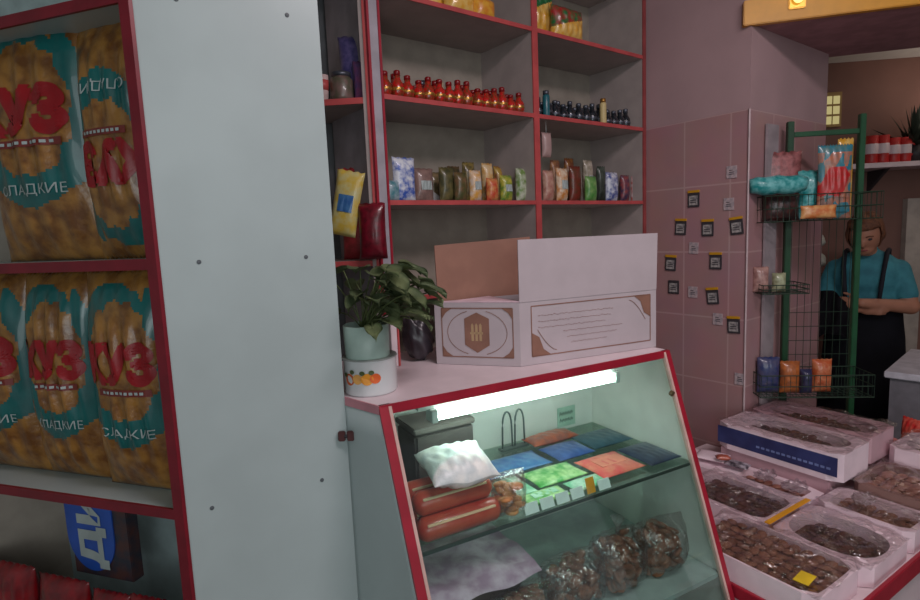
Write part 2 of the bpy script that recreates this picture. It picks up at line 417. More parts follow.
# left end panel: from slanting front edge back to the cabinet panel
b = B()
def sidep(u, v, k):      # u from the front edge to the cabinet panel, v from the top down
    z = (CZT-.018)*(1-v)+ZB*v
    fx = -.003+LEAN*(CZT-z); fy = yb(z)
    return Vector((fx+(RL.x-fx)*u+k*.8, fy+(RL.y-fy)*u+k, z))
ga = [[b.verts.new(sidep(i/14, j/14, 0)) for j in range(15)] for i in range(15)]
gb = [[b.verts.new(sidep(i/14, j/14, .012)) for j in range(15)] for i in range(15)]
for i in range(14):
    for j in range(14): b.faces.new((ga[i][j], ga[i][j+1], ga[i+1][j+1], ga[i+1][j])); b.faces.new((gb[i][j], gb[i+1][j], gb[i+1][j+1], gb[i][j+1]))
for i in range(14):
    for (p, q_) in ((0, 0), (14, 14)):
        b.faces.new((ga[i][p], ga[i+1][p], gb[i+1][p], gb[i][p])); b.faces.new((ga[p][i], gb[p][i], gb[p][i+1], ga[p][i+1]))
part('end_panel', b, WHITE, case, True)
b = B(); lo0 = sidep(0, 1, 0); lo1 = sidep(1, 1, 0); hexa(b, [lo0, lo1, (lo1.x, lo1.y, 0), (lo0.x, lo0.y, 0)], (.008, .010, 0)); part('end_panel', b, WHITE, case)
b = B(); hexa(b, [(-.004, -.003, CZT-.018), (RL.x, RL.y-.002, CZT-.018), (RL.x, RL.y-.002, CZT+.001), (-.004, -.003, CZT+.001)], (.002, .004, 0)); part('edging_strip', b, mat('pink_edging', (196, 130, 140), .5), case, label='pinkish edging strip')
b = B(); hexa(b, [(CL-.0115, .004, CZT-.018), (CL-.0115, yb(ZB)+.008, ZB), (CL-.0115, yb(ZB)+.008, 0), (CL-.0115, CD, 0), (CL-.0115, CD, CZT-.018)], (.0115, 0, 0)); INNER = mat('pale_inner_panel', (236, 234, 230), .5, vary=.04); part('end_panel', b, INNER, case)
IY = .30
b = B(); box(b, .016, CL-.0125, IY, IY+.012, .1, CZT-.019); part('back_panel', b, INNER, case)
b = B(); box(b, .016, CL-.0125, yb(ZB)+.004, yb(ZB)+.016, 0, ZB); part('kick_panel', b, WHITE, case)
ZS = .858
b = B(); prism(b, [(.018, yb(ZS)+.008), (CL-.014, yb(ZS)+.008), (CL-.014, IY-.001), (.018, IY-.001)], ZS-.008, ZS); part('middle_shelf', b, clear('greenish_shelf_glass', (226, 238, 232), .06, .05), case)
b = B(); box(b, .018, CL-.014, yb(ZS)+.005, yb(ZS)+.008, ZS-.008, ZS); part('shelf_edge', b, mat('dark_glass_edge', (52, 66, 62), .3), case)
ZL2 = .585
b = B(); prism(b, [(.018, yb(ZL2)+.010), (CL-.014, yb(ZL2)+.010), (CL-.014, IY-.001), (.018, IY-.001)], ZL2-.012, ZL2); part('lower_shelf', b, mat('grey_shelf', (160, 170, 168), .4), case)
tb = thing('tube_light', 'glowing white fluorescent tube fixed under the counter top', 'lamp', FC.w(.10, .045, CZT-.019), FC.rz)
b = B(); box(b, 0, .60, -.014, .014, -.022, 0, .002); part('lamp_housing', b, mat('white_metal', (210, 214, 210), .4), tb)
b = B(); tube(b, [(.04, -.017, -.036), (.575, -.017, -.036)], .0125, 14); part('fluorescent_tube', b, FLUO, tb, True)
for x in (.025, .575):
    b = B(); box(b, x, x+.016, -.031, .004, -.05, -.020, .002); part('end_cap', b, mat('cap_plastic', (190, 200, 196), .4), tb)
# glass clip at right edge
cx_, cz_ = .0, 0
d = ray(669, 398)
b = B(); lathe(b, [(.0001, -.004), (.008, -.004), (.008, .004), (.0001, .006)], 14)
zz = 1.04; rot = Vector((0, 0, 1)).rotation_difference(Vector((0, -1, -SL)).normalized()).to_matrix().to_4x4()
bmesh.ops.transform(b, matrix=Matrix.Translation((CL-.032, yb(zz)-.004, zz)) @ rot, verts=b.verts[:]); part('glass_clip', b, mat('dull_brass', (110, 96, 70), .4, .6), case)
# brown clamp joining the counter to the cabinet
cdir = ray(346, 436); cz0 = H+cdir.z*(R_.y-.016)/cdir.y
cl = thing('clamp', 'small dark brown clamp joining the counter end to the tall white panel', 'clamp', (R_.x+.002, R_.y-.017, cz0), 0)
b = B(); box(b, -.0175, -.002, -.004, .006, -.011, .011, .002); part('clamp_plate', b, mat('brown_plastic', (78, 40, 40), .5), cl)
b = B(); box(b, .002, .0175, -.004, .006, -.011, .011, .002); part('clamp_plate', b, _mats['brown_plastic'], cl)
b = B(); tube(b, [(-.003, -.001, 0), (.003, -.001, 0)], .004); part('clamp_pin', b, DARK, cl)

# ---- contents of middle shelf
def cshelf(px, py, z=.87): return FC.fz(px, py, z)
COOK = mat('cookie_pack_red', (186, 44, 36), .3, c2=(200, 84, 60), sc2=18, coat=.4)
def rollpack(name, label, x0, x1, y, z, r, m, group=None, wrap=None):
    t = thing(name, label, 'packet', FC.w(x0, y, z), FC.rz, group)
    b = B(); tube(b, [(0.0, 0, r), (.008, 0, r), (.016, 0, r), (x1-x0-.016, 0, r), (x1-x0-.008, 0, r), (x1-x0, 0, r)], lambda k: r*(.45 if k in (0, 1) else (.8 if k < .25 or k > .75 else 1)), 16); part('wrapper', b, m, t, True)
    b = B(); box(b, .015, x1-x0-.02, -r*.80-.0022, -r*.80+.004, r*1.55, r*1.72, .0008); part('pale_stripe', b, mat('pale_stripe', (226, 196, 160), .5), t)
    return t
rr = .026; k = 0
lab = ['red cookie roll packet at the front left of the glass shelf, lowest of the pile', 'red cookie roll packet lying second from the glass in the left pile', 'red cookie roll packet at the back of the left pile',
       'red cookie roll packet on top of the pile, front one', 'red cookie roll packet on top of the pile, rear one']
for (x0, x1, y, zo) in ((.045, .245, -.058, 0), (.045, .245, -.005, 0), (.045, .245, .048, 0), (.048, .238, -.034, .046), (.048, .236, .022, .046)):
    rollpack('cookie_roll', lab[k], x0, x1, y, ZS+.001+zo, rr, COOK, 'red cookie rolls on the left of the glass shelf'); k += 1
t = thing('white_packet', 'bright white crumpled packet lying on the red cookie rolls under the tube', 'packet', FC.w(.165, -.012, ZS+.099), FC.rz-.1, rx=.18)
b = pillow(.155, .135, .07, None, 3, 30, 30)
for v in b.verts:
    p = Vector((v.co.x, v.co.z-.0675, v.co.y+.034)); n_ = mnoise.noise(p*20)+.3*mnoise.noise(p*50); v.co = p+Vector((n_*.004, n_*.005, n_*.005)); v.co.z = max(v.co.z, -.004+.0)
part('foil_bag', b, mat('white_blue_wrap', (244, 244, 238), .35, c2=(214, 222, 222), sc2=30, bump=.4), t, True)
t = thing('clear_biscuit_bag', 'clear bag of golden biscuits right of the red cookie rolls', 'bag', FC.w(.275, -.055, ZS+.001), FC.rz)
b = B()
for i in range(14):
    a = random.random()*6.28; ell(b, (random.uniform(-.022, .022), random.uniform(-.022, .022), .010+.0045*i), (.017, .017, .007), 10, 6, Matrix.Rotation(random.uniform(-.5, .5), 4, 'X'))
part('biscuits', b, mat('golden_biscuit', (206, 140, 84), .6), t, True); part('foil_bag', pillow(.085, .10, .075, None, 2), FILM, t, True)
def flat(name, label, cat, px, py, sx, sy, hz, m, rz=0, m2=None, group=None, z=ZS):
    x, y = cshelf(px, py, z+hz)
    y = max(min(y, IY-sy/2-.004), yb(z)+sy/2+.012); x = min(x, CL-.02-sx/2)
    t = thing(name, label, cat, FC.w(x, y, z+.001), FC.rz+rz, group)
    b = pillow(sx, sy, hz*1.6, None, px)
    for v in b.verts: v.co = Vector((v.co.x, v.co.z-sy/2, v.co.y+hz*.8))
    part('wrapper', b, m, t, True)
    if m2:
        b = B(); box(b, -sx*.3, sx*.3, -sy*.18, sy*.22, hz*1.55, hz*1.66); part('pack_label', b, m2, t)
    return t
mg = lambda n, c, c2: mat(n, c, .3, c2=c2, sc2=40, coat=.4)
GRN = mg('green_wrap', (70, 160, 70), (180, 214, 150)); BLU = mg('blue_wrap', (44, 92, 156), (70, 120, 170)); PNK = mg('pink_wrap', (226, 90, 90), (230, 130, 110)); NVY = mg('navy_wrap', (34, 44, 70), (50, 64, 90)); MINT = mg('mint_wrap', (190, 220, 200), (120, 190, 150)); ORG = mg('orange_wrap', (190, 90, 60), (150, 80, 70))
def flat2(x, y, *a, **k):
    global cshelf
    cshelf = lambda px, py, z=0: (x, y)
    return flat('sweet_packet', a[0], 'packet', int(x*1000), 0, *a[1:], **k)
flat2(.345, .035, 'pale mint packet beside the clear biscuit bag on the glass shelf', .085, .10, .009, MINT)
flat2(.385, -.045, 'green and white packet in the front row, nearest the biscuit bag', .12, .055, .009, GRN, m2=MINT)
flat2(.475, .035, 'bright green packet in the middle of the glass shelf', .155, .09, .011, GRN)
flat2(.515, -.045, 'mint green packet in the front row behind the yellow orange card', .11, .055, .008, MINT)
flat2(.635, .000, 'pink red packet right of the green packets', .145, .12, .012, PNK, m2=mat('salmon_print', (236, 140, 120), .4))
flat2(.775, -.005, 'navy packet at the right front end of the glass shelf', .115, .13, .012, NVY)
flat2(.42, .145, 'blue packet lying behind the bright green packet', .20, .10, .012, BLU)
flat2(.60, .135, 'blue packet lying behind the pink red packet', .13, .10, .014, mg('royal_wrap', (40, 70, 130), (60, 90, 150)))
flat2(.745, .150, 'dark teal packet in the far right corner of the glass shelf', .15, .11, .014, mg('dark_teal_wrap', (36, 70, 84), (50, 84, 100)))
flat2(.62, .235, 'orange brown packet at the back near the inner panel', .17, .07, .018, ORG)
# row of white price cards along the shelf front
for i, x in enumerate((.30, .345, .39, .435, .52)):
    b = B(); hexa(b, [(0, 0, 0), (.038, 0, 0), (.038, .010, .022), (0, .010, .022)], (0, .001, 0))
    o = part('price_card', b, mat('paper_white', (232, 240, 236), .6), loc=FC.w(x, yb(ZS)+.0125, ZS+.001), rz=FC.rz)
    tag(o, 'small white price card in the row along the glass, right of the biscuit bag', 'price card', 'white price cards along the shelf edge')
b = B(); hexa(b, [(0, 0, -.020), (.026, 0, -.020), (.026, .010, .016), (0, .010, .016)], (0, .001, 0))
for v in b.verts: v.co.z += .021
o = part('price_card', b, mat('orange_card', (236, 160, 50), .5), loc=FC.w(.482, yb(ZS)+.0125, ZS+.001), rz=FC.rz)
tag(o, 'yellow orange price card standing among the white cards', 'price card')
# handwritten note on back panel
nx, nz = FC.hit(566, 416, IY)
t = thing('handwritten_note', 'small pale note with two handwritten lines on the inner back panel', 'note', FC.w(nx, IY-.0022, nz), FC.rz)
b = B(); box(b, -.036, .036, 0, .002, -.032, .032); part('paper', b, mat('note_paper', (178, 206, 190), .7), t)
b = B()
for row in (-1, 1):
    for i in range(5):
        x = -.028+i*.011; tube(b, [(x, -.001, row*.011-.006), (x+.003, -.001, row*.011+.007), (x+.006, -.001, row*.011-.003), (x+.010, -.001, row*.011+.003)], .0009, 5)
part('handwriting', b, mat('grey_ink', (96, 110, 106), .7), t)
# wire stand (two arcs) leaning on the back panel
x, z = FC.hit(512, 445, IY-.03)
t = thing('wire_stand', 'grey metal stand of two bent hoops in front of the inner back panel', 'stand', FC.w(x, IY-.04, ZS+.001), FC.rz)
for s in (-1, 1):
    b = B(); pts = [(s*.022+.016*math.cos(a), 0, .070+.045*math.sin(a)) for a in [math.pi*k/10 for k in range(11)]]
    tube(b, [(s*.022+.018, 0, 0)]+pts+[(s*.022-.018, 0, 0)], .0028, 6); part('hoop', b, mat('grey_metal', (110, 122, 120), .4, .5), t, True)
b = B(); box(b, -.05, .05, -.012, .012, 0, .006, .002); part('foot', b, _mats['grey_metal'], t)
# grey basket at left
x, z = FC.hit(436, 445, .12)
t = thing('grey_box', 'dark grey box standing behind the red cookie rolls', 'box', FC.w(x+.02, .15, ZS+.001), FC.rz)
b = B(); box(b, -.085, .075, -.055, .06, 0, .17, .006); part('carton', b, mat('taupe_board', (86, 78, 78), .7), t)
b = B(); box(b, -.088, .078, -.058, .063, .171, .186, .003); part('lid', b, mat('taupe_lid', (100, 92, 90), .7), t)
t = thing('sachet_strip', 'small blue and violet sachets standing beside the left frame of the glass', 'sachet', FC.w(.042, .07, ZS+.001), FC.rz)
for i in range(3):
    b = pillow(.036, .036, .006, None, i)
    for v in b.verts: v.co.z += i*.034
    part('sachet', b, [mg('violet_wrap', (150, 120, 150), (96, 90, 130)), BLU, _mats['violet_wrap']][i], t, True)

# ---- lower shelf: bags of brown cookies, lilac sheet
t = thing('lilac_wrapper', 'pinkish lilac printed wrapper sheet spread over cookies on the lower left shelf', 'wrapper', FC.w(.17, -.02, ZL2+.001), FC.rz)
b = B(); box(b, -.14, .14, -.03, .16, .0, .135, .01); part('carton', b, mat('dull_brown_card', (120, 96, 90), .7), t)
b = B(); sheet(b, -.145, .165, -.075, .15, lambda x, y: .146+.008*math.sin(40*x+y*22)*math.cos(31*y)-.5*max(0, -y-.04), 24, 20); part('printed_sheet', b, mat('lilac_print', (226, 196, 214), .5, c2=(180, 140, 166), sc2=22), t, True)
CKM = mat('brown_cookie', (170, 108, 80), .7, c2=(124, 76, 58), sc2=30)
labs = ['clear bag of brown cookies at the front left of the lower shelf', 'clear bag of brown cookies second from the left on the lower shelf, flattened', 'clear bag of brown cookies in the middle of the lower shelf', 'clear bag of brown cookies with a twisted neck right of the middle', 'rightmost clear bag of brown cookies on the lower shelf']
spots = [(.12, -.105, .16, .105), (.275, -.10, .18, .115), (.43, -.085, .19, .135), (.585, -.08, .17, .145), (.73, -.085, .165, .135)]
for i, (x, y, w, h) in enumerate(spots):
    t = thing('cookie_bag', labs[i], 'bag', FC.w(x, y, ZL2+.001), FC.rz, 'bags of brown cookies on the lower shelf')
    b = B(); rnd = random.Random(i)
    for k in range(64):
        zz = .012+(h-.035)*(k/64); s = 1-.40*(zz/h)
        ell(b, (rnd.uniform(-.36, .36)*w*s, rnd.uniform(-.030, .045)*s, zz), (.02, .02, .008), 10, 6, Matrix.Rotation(rnd.uniform(-1, 1), 4, 'X') @ Matrix.Rotation(rnd.uniform(-.8, .8), 4, 'Y'))
    c = part('cookies', b, CKM, t, True); c['kind'] = 'stuff'
    b = pillow(w, h, .125, None, i, 16, 16)
    part('foil_bag', b, FILM, t, True)
    if i == 3:
        b = B(); lathe(b, [(.006, 0), (.004, .012), (.012, .03), (.02, .04)], 10, (0, 0, h-.004), wob=.2); part('twisted_neck', b, FILM, t, True)

# ================================================================ ON THE COUNTER
# carton with crest
A_ = onz(437, 364, CZT); Q_ = onz(521, 367, CZT); P_ = onz(656, 347, CZT)
FX = Frame(Q_.xy, math.degrees(math.atan2(P_.x-Q_.x, P_.y-Q_.y)))
Al = FX.l(A_); PL = FX.l(P_).x; ZK = FX.hit(522, 303, 0)[1]; ZF = FX.hit(522, 240, 0)[1]; ZR = FX.hit(655, 298, 0)[1]
hb = ZK-CZT; dp = .17
bx = thing('open_carton', 'white cardboard carton with brown crest and raised flap on the counter', 'carton', FX.w(0, 0, CZT+.001), FX.rz)
foot = [Vector((0, 0, 0)), Vector((PL, 0, 0)), Vector((PL, dp, 0)), Vector((Al.x+.02, Al.y+.02, 0)), Vector((Al.x, Al.y, 0))]
b = B(); ins = .003; n = len(foot); cen = sum(foot, Vector())/n
o_b = [b.verts.new(p) for p in foot]; o_t = [b.verts.new(p+Vector((0, 0, hb))) for p in foot]
i_t = [b.verts.new(p+(cen-p).normalized()*.005+Vector((0, 0, hb))) for p in foot]; i_b = [b.verts.new(p+(cen-p).normalized()*.005+Vector((0, 0, .004))) for p in foot]
b.faces.new(o_b[::-1]); b.faces.new(i_b)
for i in range(n):
    j = (i+1) % n
    b.faces.new((o_b[i], o_b[j], o_t[j], o_t[i])); b.faces.new((o_t[i], o_t[j], i_t[j], i_t[i])); b.faces.new((i_t[i], i_t[j], i_b[j], i_b[i]))
part('carton_body', b, CARD, bx)
b = B(); hexa(b, [(0, -.0015, hb+.0005), (PL, -.0015, hb+.0005), (PL+.002, -.004, ZF-CZT), (-.001, -.004, ZF-CZT)], (0, .003, 0)); part('raised_flap', b, CARD, bx)
# lying flap over left end
v_ = foot[3]+Vector((.0, 0, 0))
b = B(); hexa(b, [foot[4]+Vector((0, 0, hb+.001)), foot[0]+Vector((0, 0, hb+.001)), Vector((-.005, dp*.98, hb+.001)), Vector((Al.x+.05, dp*.8, hb+.001))], (0, 0, .003)); part('lying_flap', b, mat('pinkish_card', (226, 196, 206), .6), bx)
# brown rear flap
p0 = FX.hit(436, 293, dp); p1 = FX.hit(436, 246, dp)
xa = FX.hit(436, 250, dp)[0]
xb_ = FX.hit(523, 243, dp)[0]
b = B(); hexa(b, [(xa, dp+.001, hb-.02), (xb_+.03, dp+.001, hb-.02), (xb_+.03, dp+.012, p1[1]-CZT+.012), (xa, dp+.012, p1[1]-CZT)], (0, .004, 0)); part('brown_flap', b, BROWNC, bx, label='bare brown cardboard flap at the back')
def on_face(o, u, n, x0, x1, z0, z1, kind):
    """printed frame and ornaments on a carton side: o origin, u direction, n outward normal"""
    def P(x, z, k=.0012): return o+u*x+n*k+Vector((0, 0, z))
    b = B()
    def bar(a, c, w):
        a = Vector((a[0], 0, a[1])); c = Vector((c[0], 0, c[1])); d = (c-a).normalized(); q = Vector((-d.z, 0, d.x))*w/2
        b.faces.new([b.verts.new(P(p.x, p.z)) for p in (a-q, c-q, c+q, a+q)])
    def poly(pts, k=.0012): b.faces.new([b.verts.new(P(x, z, k)) for x, z in pts])
    w = .0028
    for a, c in (((x0, z0), (x1, z0)), ((x1, z0), (x1, z1)), ((x1, z1), (x0, z1)), ((x0, z1), (x0, z0))): bar(a, c, w)
    if kind == 'side':
        s = .05; k = (z1-z0)*.5
        for (cx, cz, sx, sz) in ((x1, z1, -1, -1), (x0, z0, 1, 1)):
            poly([(cx, cz), (cx+sx*s*1.15, cz), (cx+sx*s*.7, cz+sz*k*.25), (cx+sx*s*.45, cz+sz*k*.75), (cx, cz+sz*k*.95)])
            for q in range(6):
                t0 = q/6; t1 = (q+1)/6
                bar((cx+sx*s*(1.5-1.15*t0), cz+sz*k*(.15+.9*t0**1.6)), (cx+sx*s*(1.5-1.15*t1), cz+sz*k*(.15+.9*t1**1.6)), .0016)
        for r in range(6):
            zz = z1-(z1-z0)*(.2+.12*r); xs = x0+(.02 if r < 3 else .06+.012*r); L = (x1-x0)*(.62, .60, .55, .5, .42, .3)[r]
            for q in range(26):
                a0 = xs+L*q/26; bar((a0, zz+.0014*math.sin(q*1.7+r)), (a0+L/34, zz+.0014*math.sin(q*2.9+r)), .0011)
    else:
        cx = (x0+x1)/2; cz = (z0+z1)/2; hh = (z1-z0)
        R0 = hh*.36
        hexp = [(cx, cz+R0*1.15), (cx+R0*.72, cz+R0*.8), (cx+R0*.72, cz-R0*.7), (cx, cz-R0*1.15), (cx-R0*.72, cz-R0*.7), (cx-R0*.72, cz+R0*.8)]
        poly(hexp)
        for sx in (-1, 1):
            for sz in (-1, 1):
                ex = x0 if sx < 0 else x1; ez = z0 if sz < 0 else z1
                poly([(ex, ez), (ex-sx*.030, ez), (ex-sx*.012, ez-sz*.012), (ex, ez-sz*.030)])
            for q in range(14):
                a0 = -1.25+2.5*q/14; a1 = -1.25+2.5*(q+1)/14; rx = (x1-x0)*.42; rz_ = hh*.46
                bar((cx+sx*rx*math.cos(a0), cz+rz_*math.sin(a0)), (cx+sx*rx*math.cos(a1), cz+rz_*math.sin(a1)), .0016)
    return b
un = Vector((1, 0, 0))
part('side_print', on_face(Vector((0, 0, 0)), un, Vector((0, -1, 0)), .034, PL-.022, .022, hb-.012, 'side'), BROWNP, bx)
ul = (foot[0]-foot[4]).normalized(); nl = Vector((ul.y, -ul.x, 0)); Lw = (foot[0]-foot[4]).length
part('crest_print', on_face(foot[4], ul, nl, .020, Lw-.018, .022, hb-.014, 'crest'), BROWNP, bx)
b = B(); cx = Lw/2; cz = hb/2+.004
def PC(x, z): return foot[4]+ul*x+nl*.0018+Vector((0, 0, z))
for k in (-1, 0, 1):
    b.faces.new([b.verts.new(PC(x, z)) for x, z in ((cx+k*.011-.0035, cz-.022), (cx+k*.011+.0035, cz-.022), (cx+k*.011+.0035, cz+.020), (cx+k*.011, cz+.026), (cx+k*.011-.0035, cz+.020))])
b.faces.new([b.verts.new(PC(x, z)) for x, z in ((cx-.018, cz-.004), (cx+.018, cz-.004), (cx+.018, cz+.002), (cx-.018, cz+.002))])
part('crest_detail', b, mat('crest_gold', (176, 146, 110), .5), bx)

# enamel pan with fruit print, flower pot in it, plant
pc = Vector((-.212, 1.246, CZT)); rp = .060
pan = thing('enamel_pan', 'white enamel pan with painted orange fruit standing on the counter', 'pan', (pc.x, pc.y, CZT+.001))
hp = .080
b = B(); lathe(b, [(.0001, 0), (rp*.96, 0), (rp, .004), (rp, hp-.003), (rp*1.03, hp), (rp*.97, hp), (rp*.95, .006), (.0001, .006)], 40); part('pan_body', b, mat('white_enamel', (214, 220, 220), .25, vary=.02, coat=.5), pan, True)
b = B(); lathe(b, [(rp*1.03, hp-.001), (rp*1.05, hp), (rp*1.03, hp+.0025), (rp*.97, hp+.001)], 40); part('rim', b, mat('grey_enamel', (150, 156, 152), .3), pan, True)
def on_cyl(bm, r, a0, z0):
    for v in bm.verts:
        a = a0+v.co.x/r; v.co = Vector(((r+.0006-v.co.y)*math.cos(a), (r+.0006-v.co.y)*math.sin(a), z0+v.co.z))
    return bm
def disc(bm, cx, cz, rx, rz, mi, k=0, n=16):
    bm.faces.new([bm.verts.new((cx+rx*math.cos(2*math.pi*i/n), -k, cz+rz*math.sin(2*math.pi*i/n))) for i in range(n)]).material_index = mi
b = B()
for i, (dx, dz, r_, mi) in enumerate(((-.034, -.002, .014, 0), (-.012, 0, .012, 1), (.010, .0, .014, 2), (.028, .001, .012, 0))): disc(b, dx, dz, r_, r_*.95, mi, .0004*i)
for dx, dz in ((-.024, .016), (.0, .014), (.02, .015), (-.044, .008)): disc(b, dx, dz, .006, .005, 3, .002)
on_cyl(b, rp, math.radians(-98), hp*.50); part('fruit_print', b, [mat('orange_fruit', (216, 96, 40), .4), mat('apricot_fruit', (230, 170, 90), .4), mat('yellow_fruit', (226, 150, 40), .4), mat('leaf_print', (70, 84, 40), .4)], pan)
pot = thing('flower_pot', 'pale green round flower pot standing inside the enamel pan', 'flower pot', (pc.x-.004, pc.y+.0, CZT+.008))
b = B(); lathe(b, [(.0001, 0), (.045, 0), (.050, hp+.0), (.052, hp+.066), (.049, hp+.068), (.047, hp+.044), (.0001, hp+.042)], 36); part('pot_body', b, mat('pale_green_pot', (176, 200, 190), .4), pot, True)
b = B(); lathe(b, [(.046, 0), (.046, .006), (.0001, .010)], 24, (0, 0, hp+.045)); part('soil', b, mat('dark_soil', (46, 36, 30), .9), pot)
pl = thing('potted_plant', 'leafy dark green house plant growing in the pale green pot', 'plant', (pc.x-.004, pc.y, CZT+.008+hp+.055))
LF = mat('plant_leaf', (100, 116, 82), .6, c2=(136, 148, 104), sc2=18, bump=.3)
rnd = random.Random(11)
for i in range(60):
    az = rnd.uniform(0, 2*math.pi) if i > 30 else rnd.uniform(-1.3, 1.3)
    R0 = rnd.uniform(.045, .13); zt_ = rnd.uniform(.02, .165)-R0*.12
    if math.cos(az) < .1 and math.sin(az) < .25: R0 *= .2
    if math.cos(az) < -.5 and math.sin(az) < .1: continue
    if i in (3, 7, 11, 15): R0 = .145; az = (-.3, .2, -.7, .5)[(i-3)//4]; zt_ = rnd.uniform(.07, .12)
    b = B(); tip = Vector((R0*math.cos(az), R0*math.sin(az)*.9, zt_)); s0 = Vector((rnd.uniform(-.015, .015), rnd.uniform(-.015, .015), 0))
    mid = (s0+tip)/2+Vector((0, 0, .03))
    pts = [s0.lerp(mid, k/4).lerp(mid.lerp(tip, k/4), k/4) for k in range(5)]
    lw, ll = rnd.uniform(.018, .027), rnd.uniform(.030, .048)
    out = Vector((math.cos(az), math.sin(az), rnd.uniform(-.5, .25))).normalized(); sd = out.cross(Vector((0, 0, 1))).normalized(); up = sd.cross(out)
    n1 = 8; n2 = 4; g = []
    for a in range(n1+1):
        t_ = a/n1; wv = lw*math.sin(math.pi*min(1, t_*.93+.07))**.75
        g.append([b.verts.new(tip-out*ll*.3+out*ll*1.6*t_+sd*wv*(c/n2*2-1)+up*(.010*abs(c/n2*2-1)-.018*t_*t_+.002*math.sin(9*t_+c))) for c in range(n2+1)])
    for a in range(n1):
        for c in range(n2): b.faces.new((g[a][c], g[a+1][c], g[a+1][c+1], g[a][c+1]))
    ge = bmesh.ops.solidify(b, geom=b.faces[:], thickness=.0008)
    lf = part('leaf', b, LF, pl, True)
    b = B(); tube(b, pts, .0016, 5); part('leaf_stalk', b, mat('leaf_stalk', (84, 96, 56), .6), lf, True)
# dark crumpled bag and red-edged stand behind the plant
dq = onz(420, 364, CZT)
t = thing('black_bag', 'dark crumpled plastic bag lying between the plant and the carton', 'bag', (dq.x-.005, dq.y+.05, CZT+.001), .3)
b = B(); ell(b, (0, 0, .062), (.042, .045, .062), 26, 18)
for v in b.verts:
    n_ = v.co-Vector((0, 0, .06)); k = 1+.16*math.sin(v.co.x*160+v.co.z*90)*math.cos(v.co.y*120+v.co.z*60); v.co = Vector((0, 0, .06))+n_*k; v.co.z = max(0, v.co.z)*(1+.4*max(0, -v.co.x/.05)*(v.co.z/.1))
part('bag_body', b, mat('black_plastic', (58, 52, 58), .3, vary=.3), t, True)
b = B(); tube(b, [(-.02, 0, .12), (-.012, 0, .145), (.004, 0, .15), (.016, 0, .118)], .003); part('handle', b, _mats['black_plastic'], t, True)
sq = onz(398, 367, CZT)
t = thing('narrow_stand', 'narrow white and red upright strip standing on the counter beside the plant', 'stand', (sq.x, sq.y+.004, CZT+.001), FS.rz)
b = B(); box(b, -.016, .002, 0, .05, 0, .135, .001); part('board', b, CREAM, t)
b = B(); box(b, .0025, .009, -.001, .05, 0, .13, .001); part('edging_strip', b, PINKRED, t)
b = B(); ell(b, (.004, .01, .139), (.009, .009, .008)); part('knob', b, CREAM, t, True)

# ================================================================ SHELF UNIT ON THE BACK WALL
XR = FS.hit(645, 130, 0)[0]; XD = FS.hit(536.5, 110, 0)[0]; XL = FS.hit(384, 100, 0)[0]; XL0 = FS.hit(368, 50, 0)[0]
su = thing('shelf_unit', 'tall grey shelf unit with red edging and sweets along the back wall', 'shelf unit', FS.w(0, 0, 0), FS.rz)
Z1, Z2, Z3 = 1.612, 1.934, 2.243; DP = .30
b = B(); box(b, XL0+.008, XL-.008, 0, DP, 0, CZ-.05); u = part('upright', b, mat('grey_upright', (168, 162, 170), .45), su)
for x in (XL0, XL-.0078): b = B(); box(b, x, x+.0078, -.003, .01, 0, CZ-.05); part('edging_strip', b, RED, u)
b = B(); box(b, XD-.013, XD+.013, .004, DP, 0, CZ-.05); u = part('upright', b, GREYB, su)
b = B(); box(b, XD-.014, XD+.014, -.001, .004, 0, CZ-.05); part('edging_strip', b, PINKRED, u)
b = B(); box(b, XR-.014, XR+.006, .004, DP, 0, CZ-.05); u = part('upright', b, GREYB, su)
b = B(); box(b, XR-.014, XR+.007, -.001, .004, 0, CZ-.05); part('edging_strip', b, mat('brick_edging', (150, 66, 66), .5), u)
b = B(); box(b, XL-.01, XR, DP, DP+.01, 0, CZ-.05); part('back_panel', b, BACKP, su)
for z in (Z1-.62, Z1-.31, Z1, Z2, Z3, Z3+.31):
    for x0, x1 in ((XL, XD-.014), (XD+.014, XR-.0145)):
        b = B(); box(b, x0, x1, .005, DP-.001, z-.014, z); s = part('shelf', b, GREYB, su)
        b = B(); box(b, x0, x1, .0, .005, z-.0145, z+.0005); part('edging_strip', b, PINKRED, s)

# small bottles
BOT = mat('red_foil_bottle', (200, 26, 28), .2, c2=(120, 60, 30), sc2=90, coat=.6); GOLD = mat('gold_cap', (190, 140, 70), .3, .7)
BOTD = mat('dark_bottle', (36, 44, 52), .2, c2=(20, 24, 30), sc2=60, coat=.6); SILV = mat('steel_cap', (96, 100, 110), .35, .6)
def bottle(label, group, m, mc):
    t = thing('bottle', label, 'bottle', (0, 0, 0), 0, group)
    b = B(); lathe(b, [(.0001, 0), (.014, 0), (.0195, .008), (.0215, .022), (.0195, .036), (.013, .046), (.010, .05), (.010, .058), (.0001, .058)], 14); part('bottle_body', b, m, t, True)
    b = B(); lathe(b, [(.0105, .0585), (.0105, .070), (.008, .072), (.0001, .072)], 12); part('cap', b, mc, t, True)
    b = B(); lathe(b, [(.0212, .017), (.0218, .018), (.0218, .025), (.0212, .026)], 14); part('paper_band', b, GOLD if m is BOT else mc, t, True)
    return t
def rows(proto, x0, x1, n, ys, z):
    first = True; r = random.Random(3)
    for y in ys:
        for i in range(n):
            x = x0+(x1-x0)*(i+.5*(ys.index(y) % 2))/(n-.5)
            o = proto if first else copy_tree(proto); first = False
            o.location = FS.w(x+r.uniform(-.003, .003), y+r.uniform(-.004, .004), z+.001); o.rotation_euler = (0, 0, r.uniform(0, 6))
            s = r.uniform(.75, 1.1)+(.25 if y > .15 else 0); o.scale = (1.02, 1.02, s*1.12)
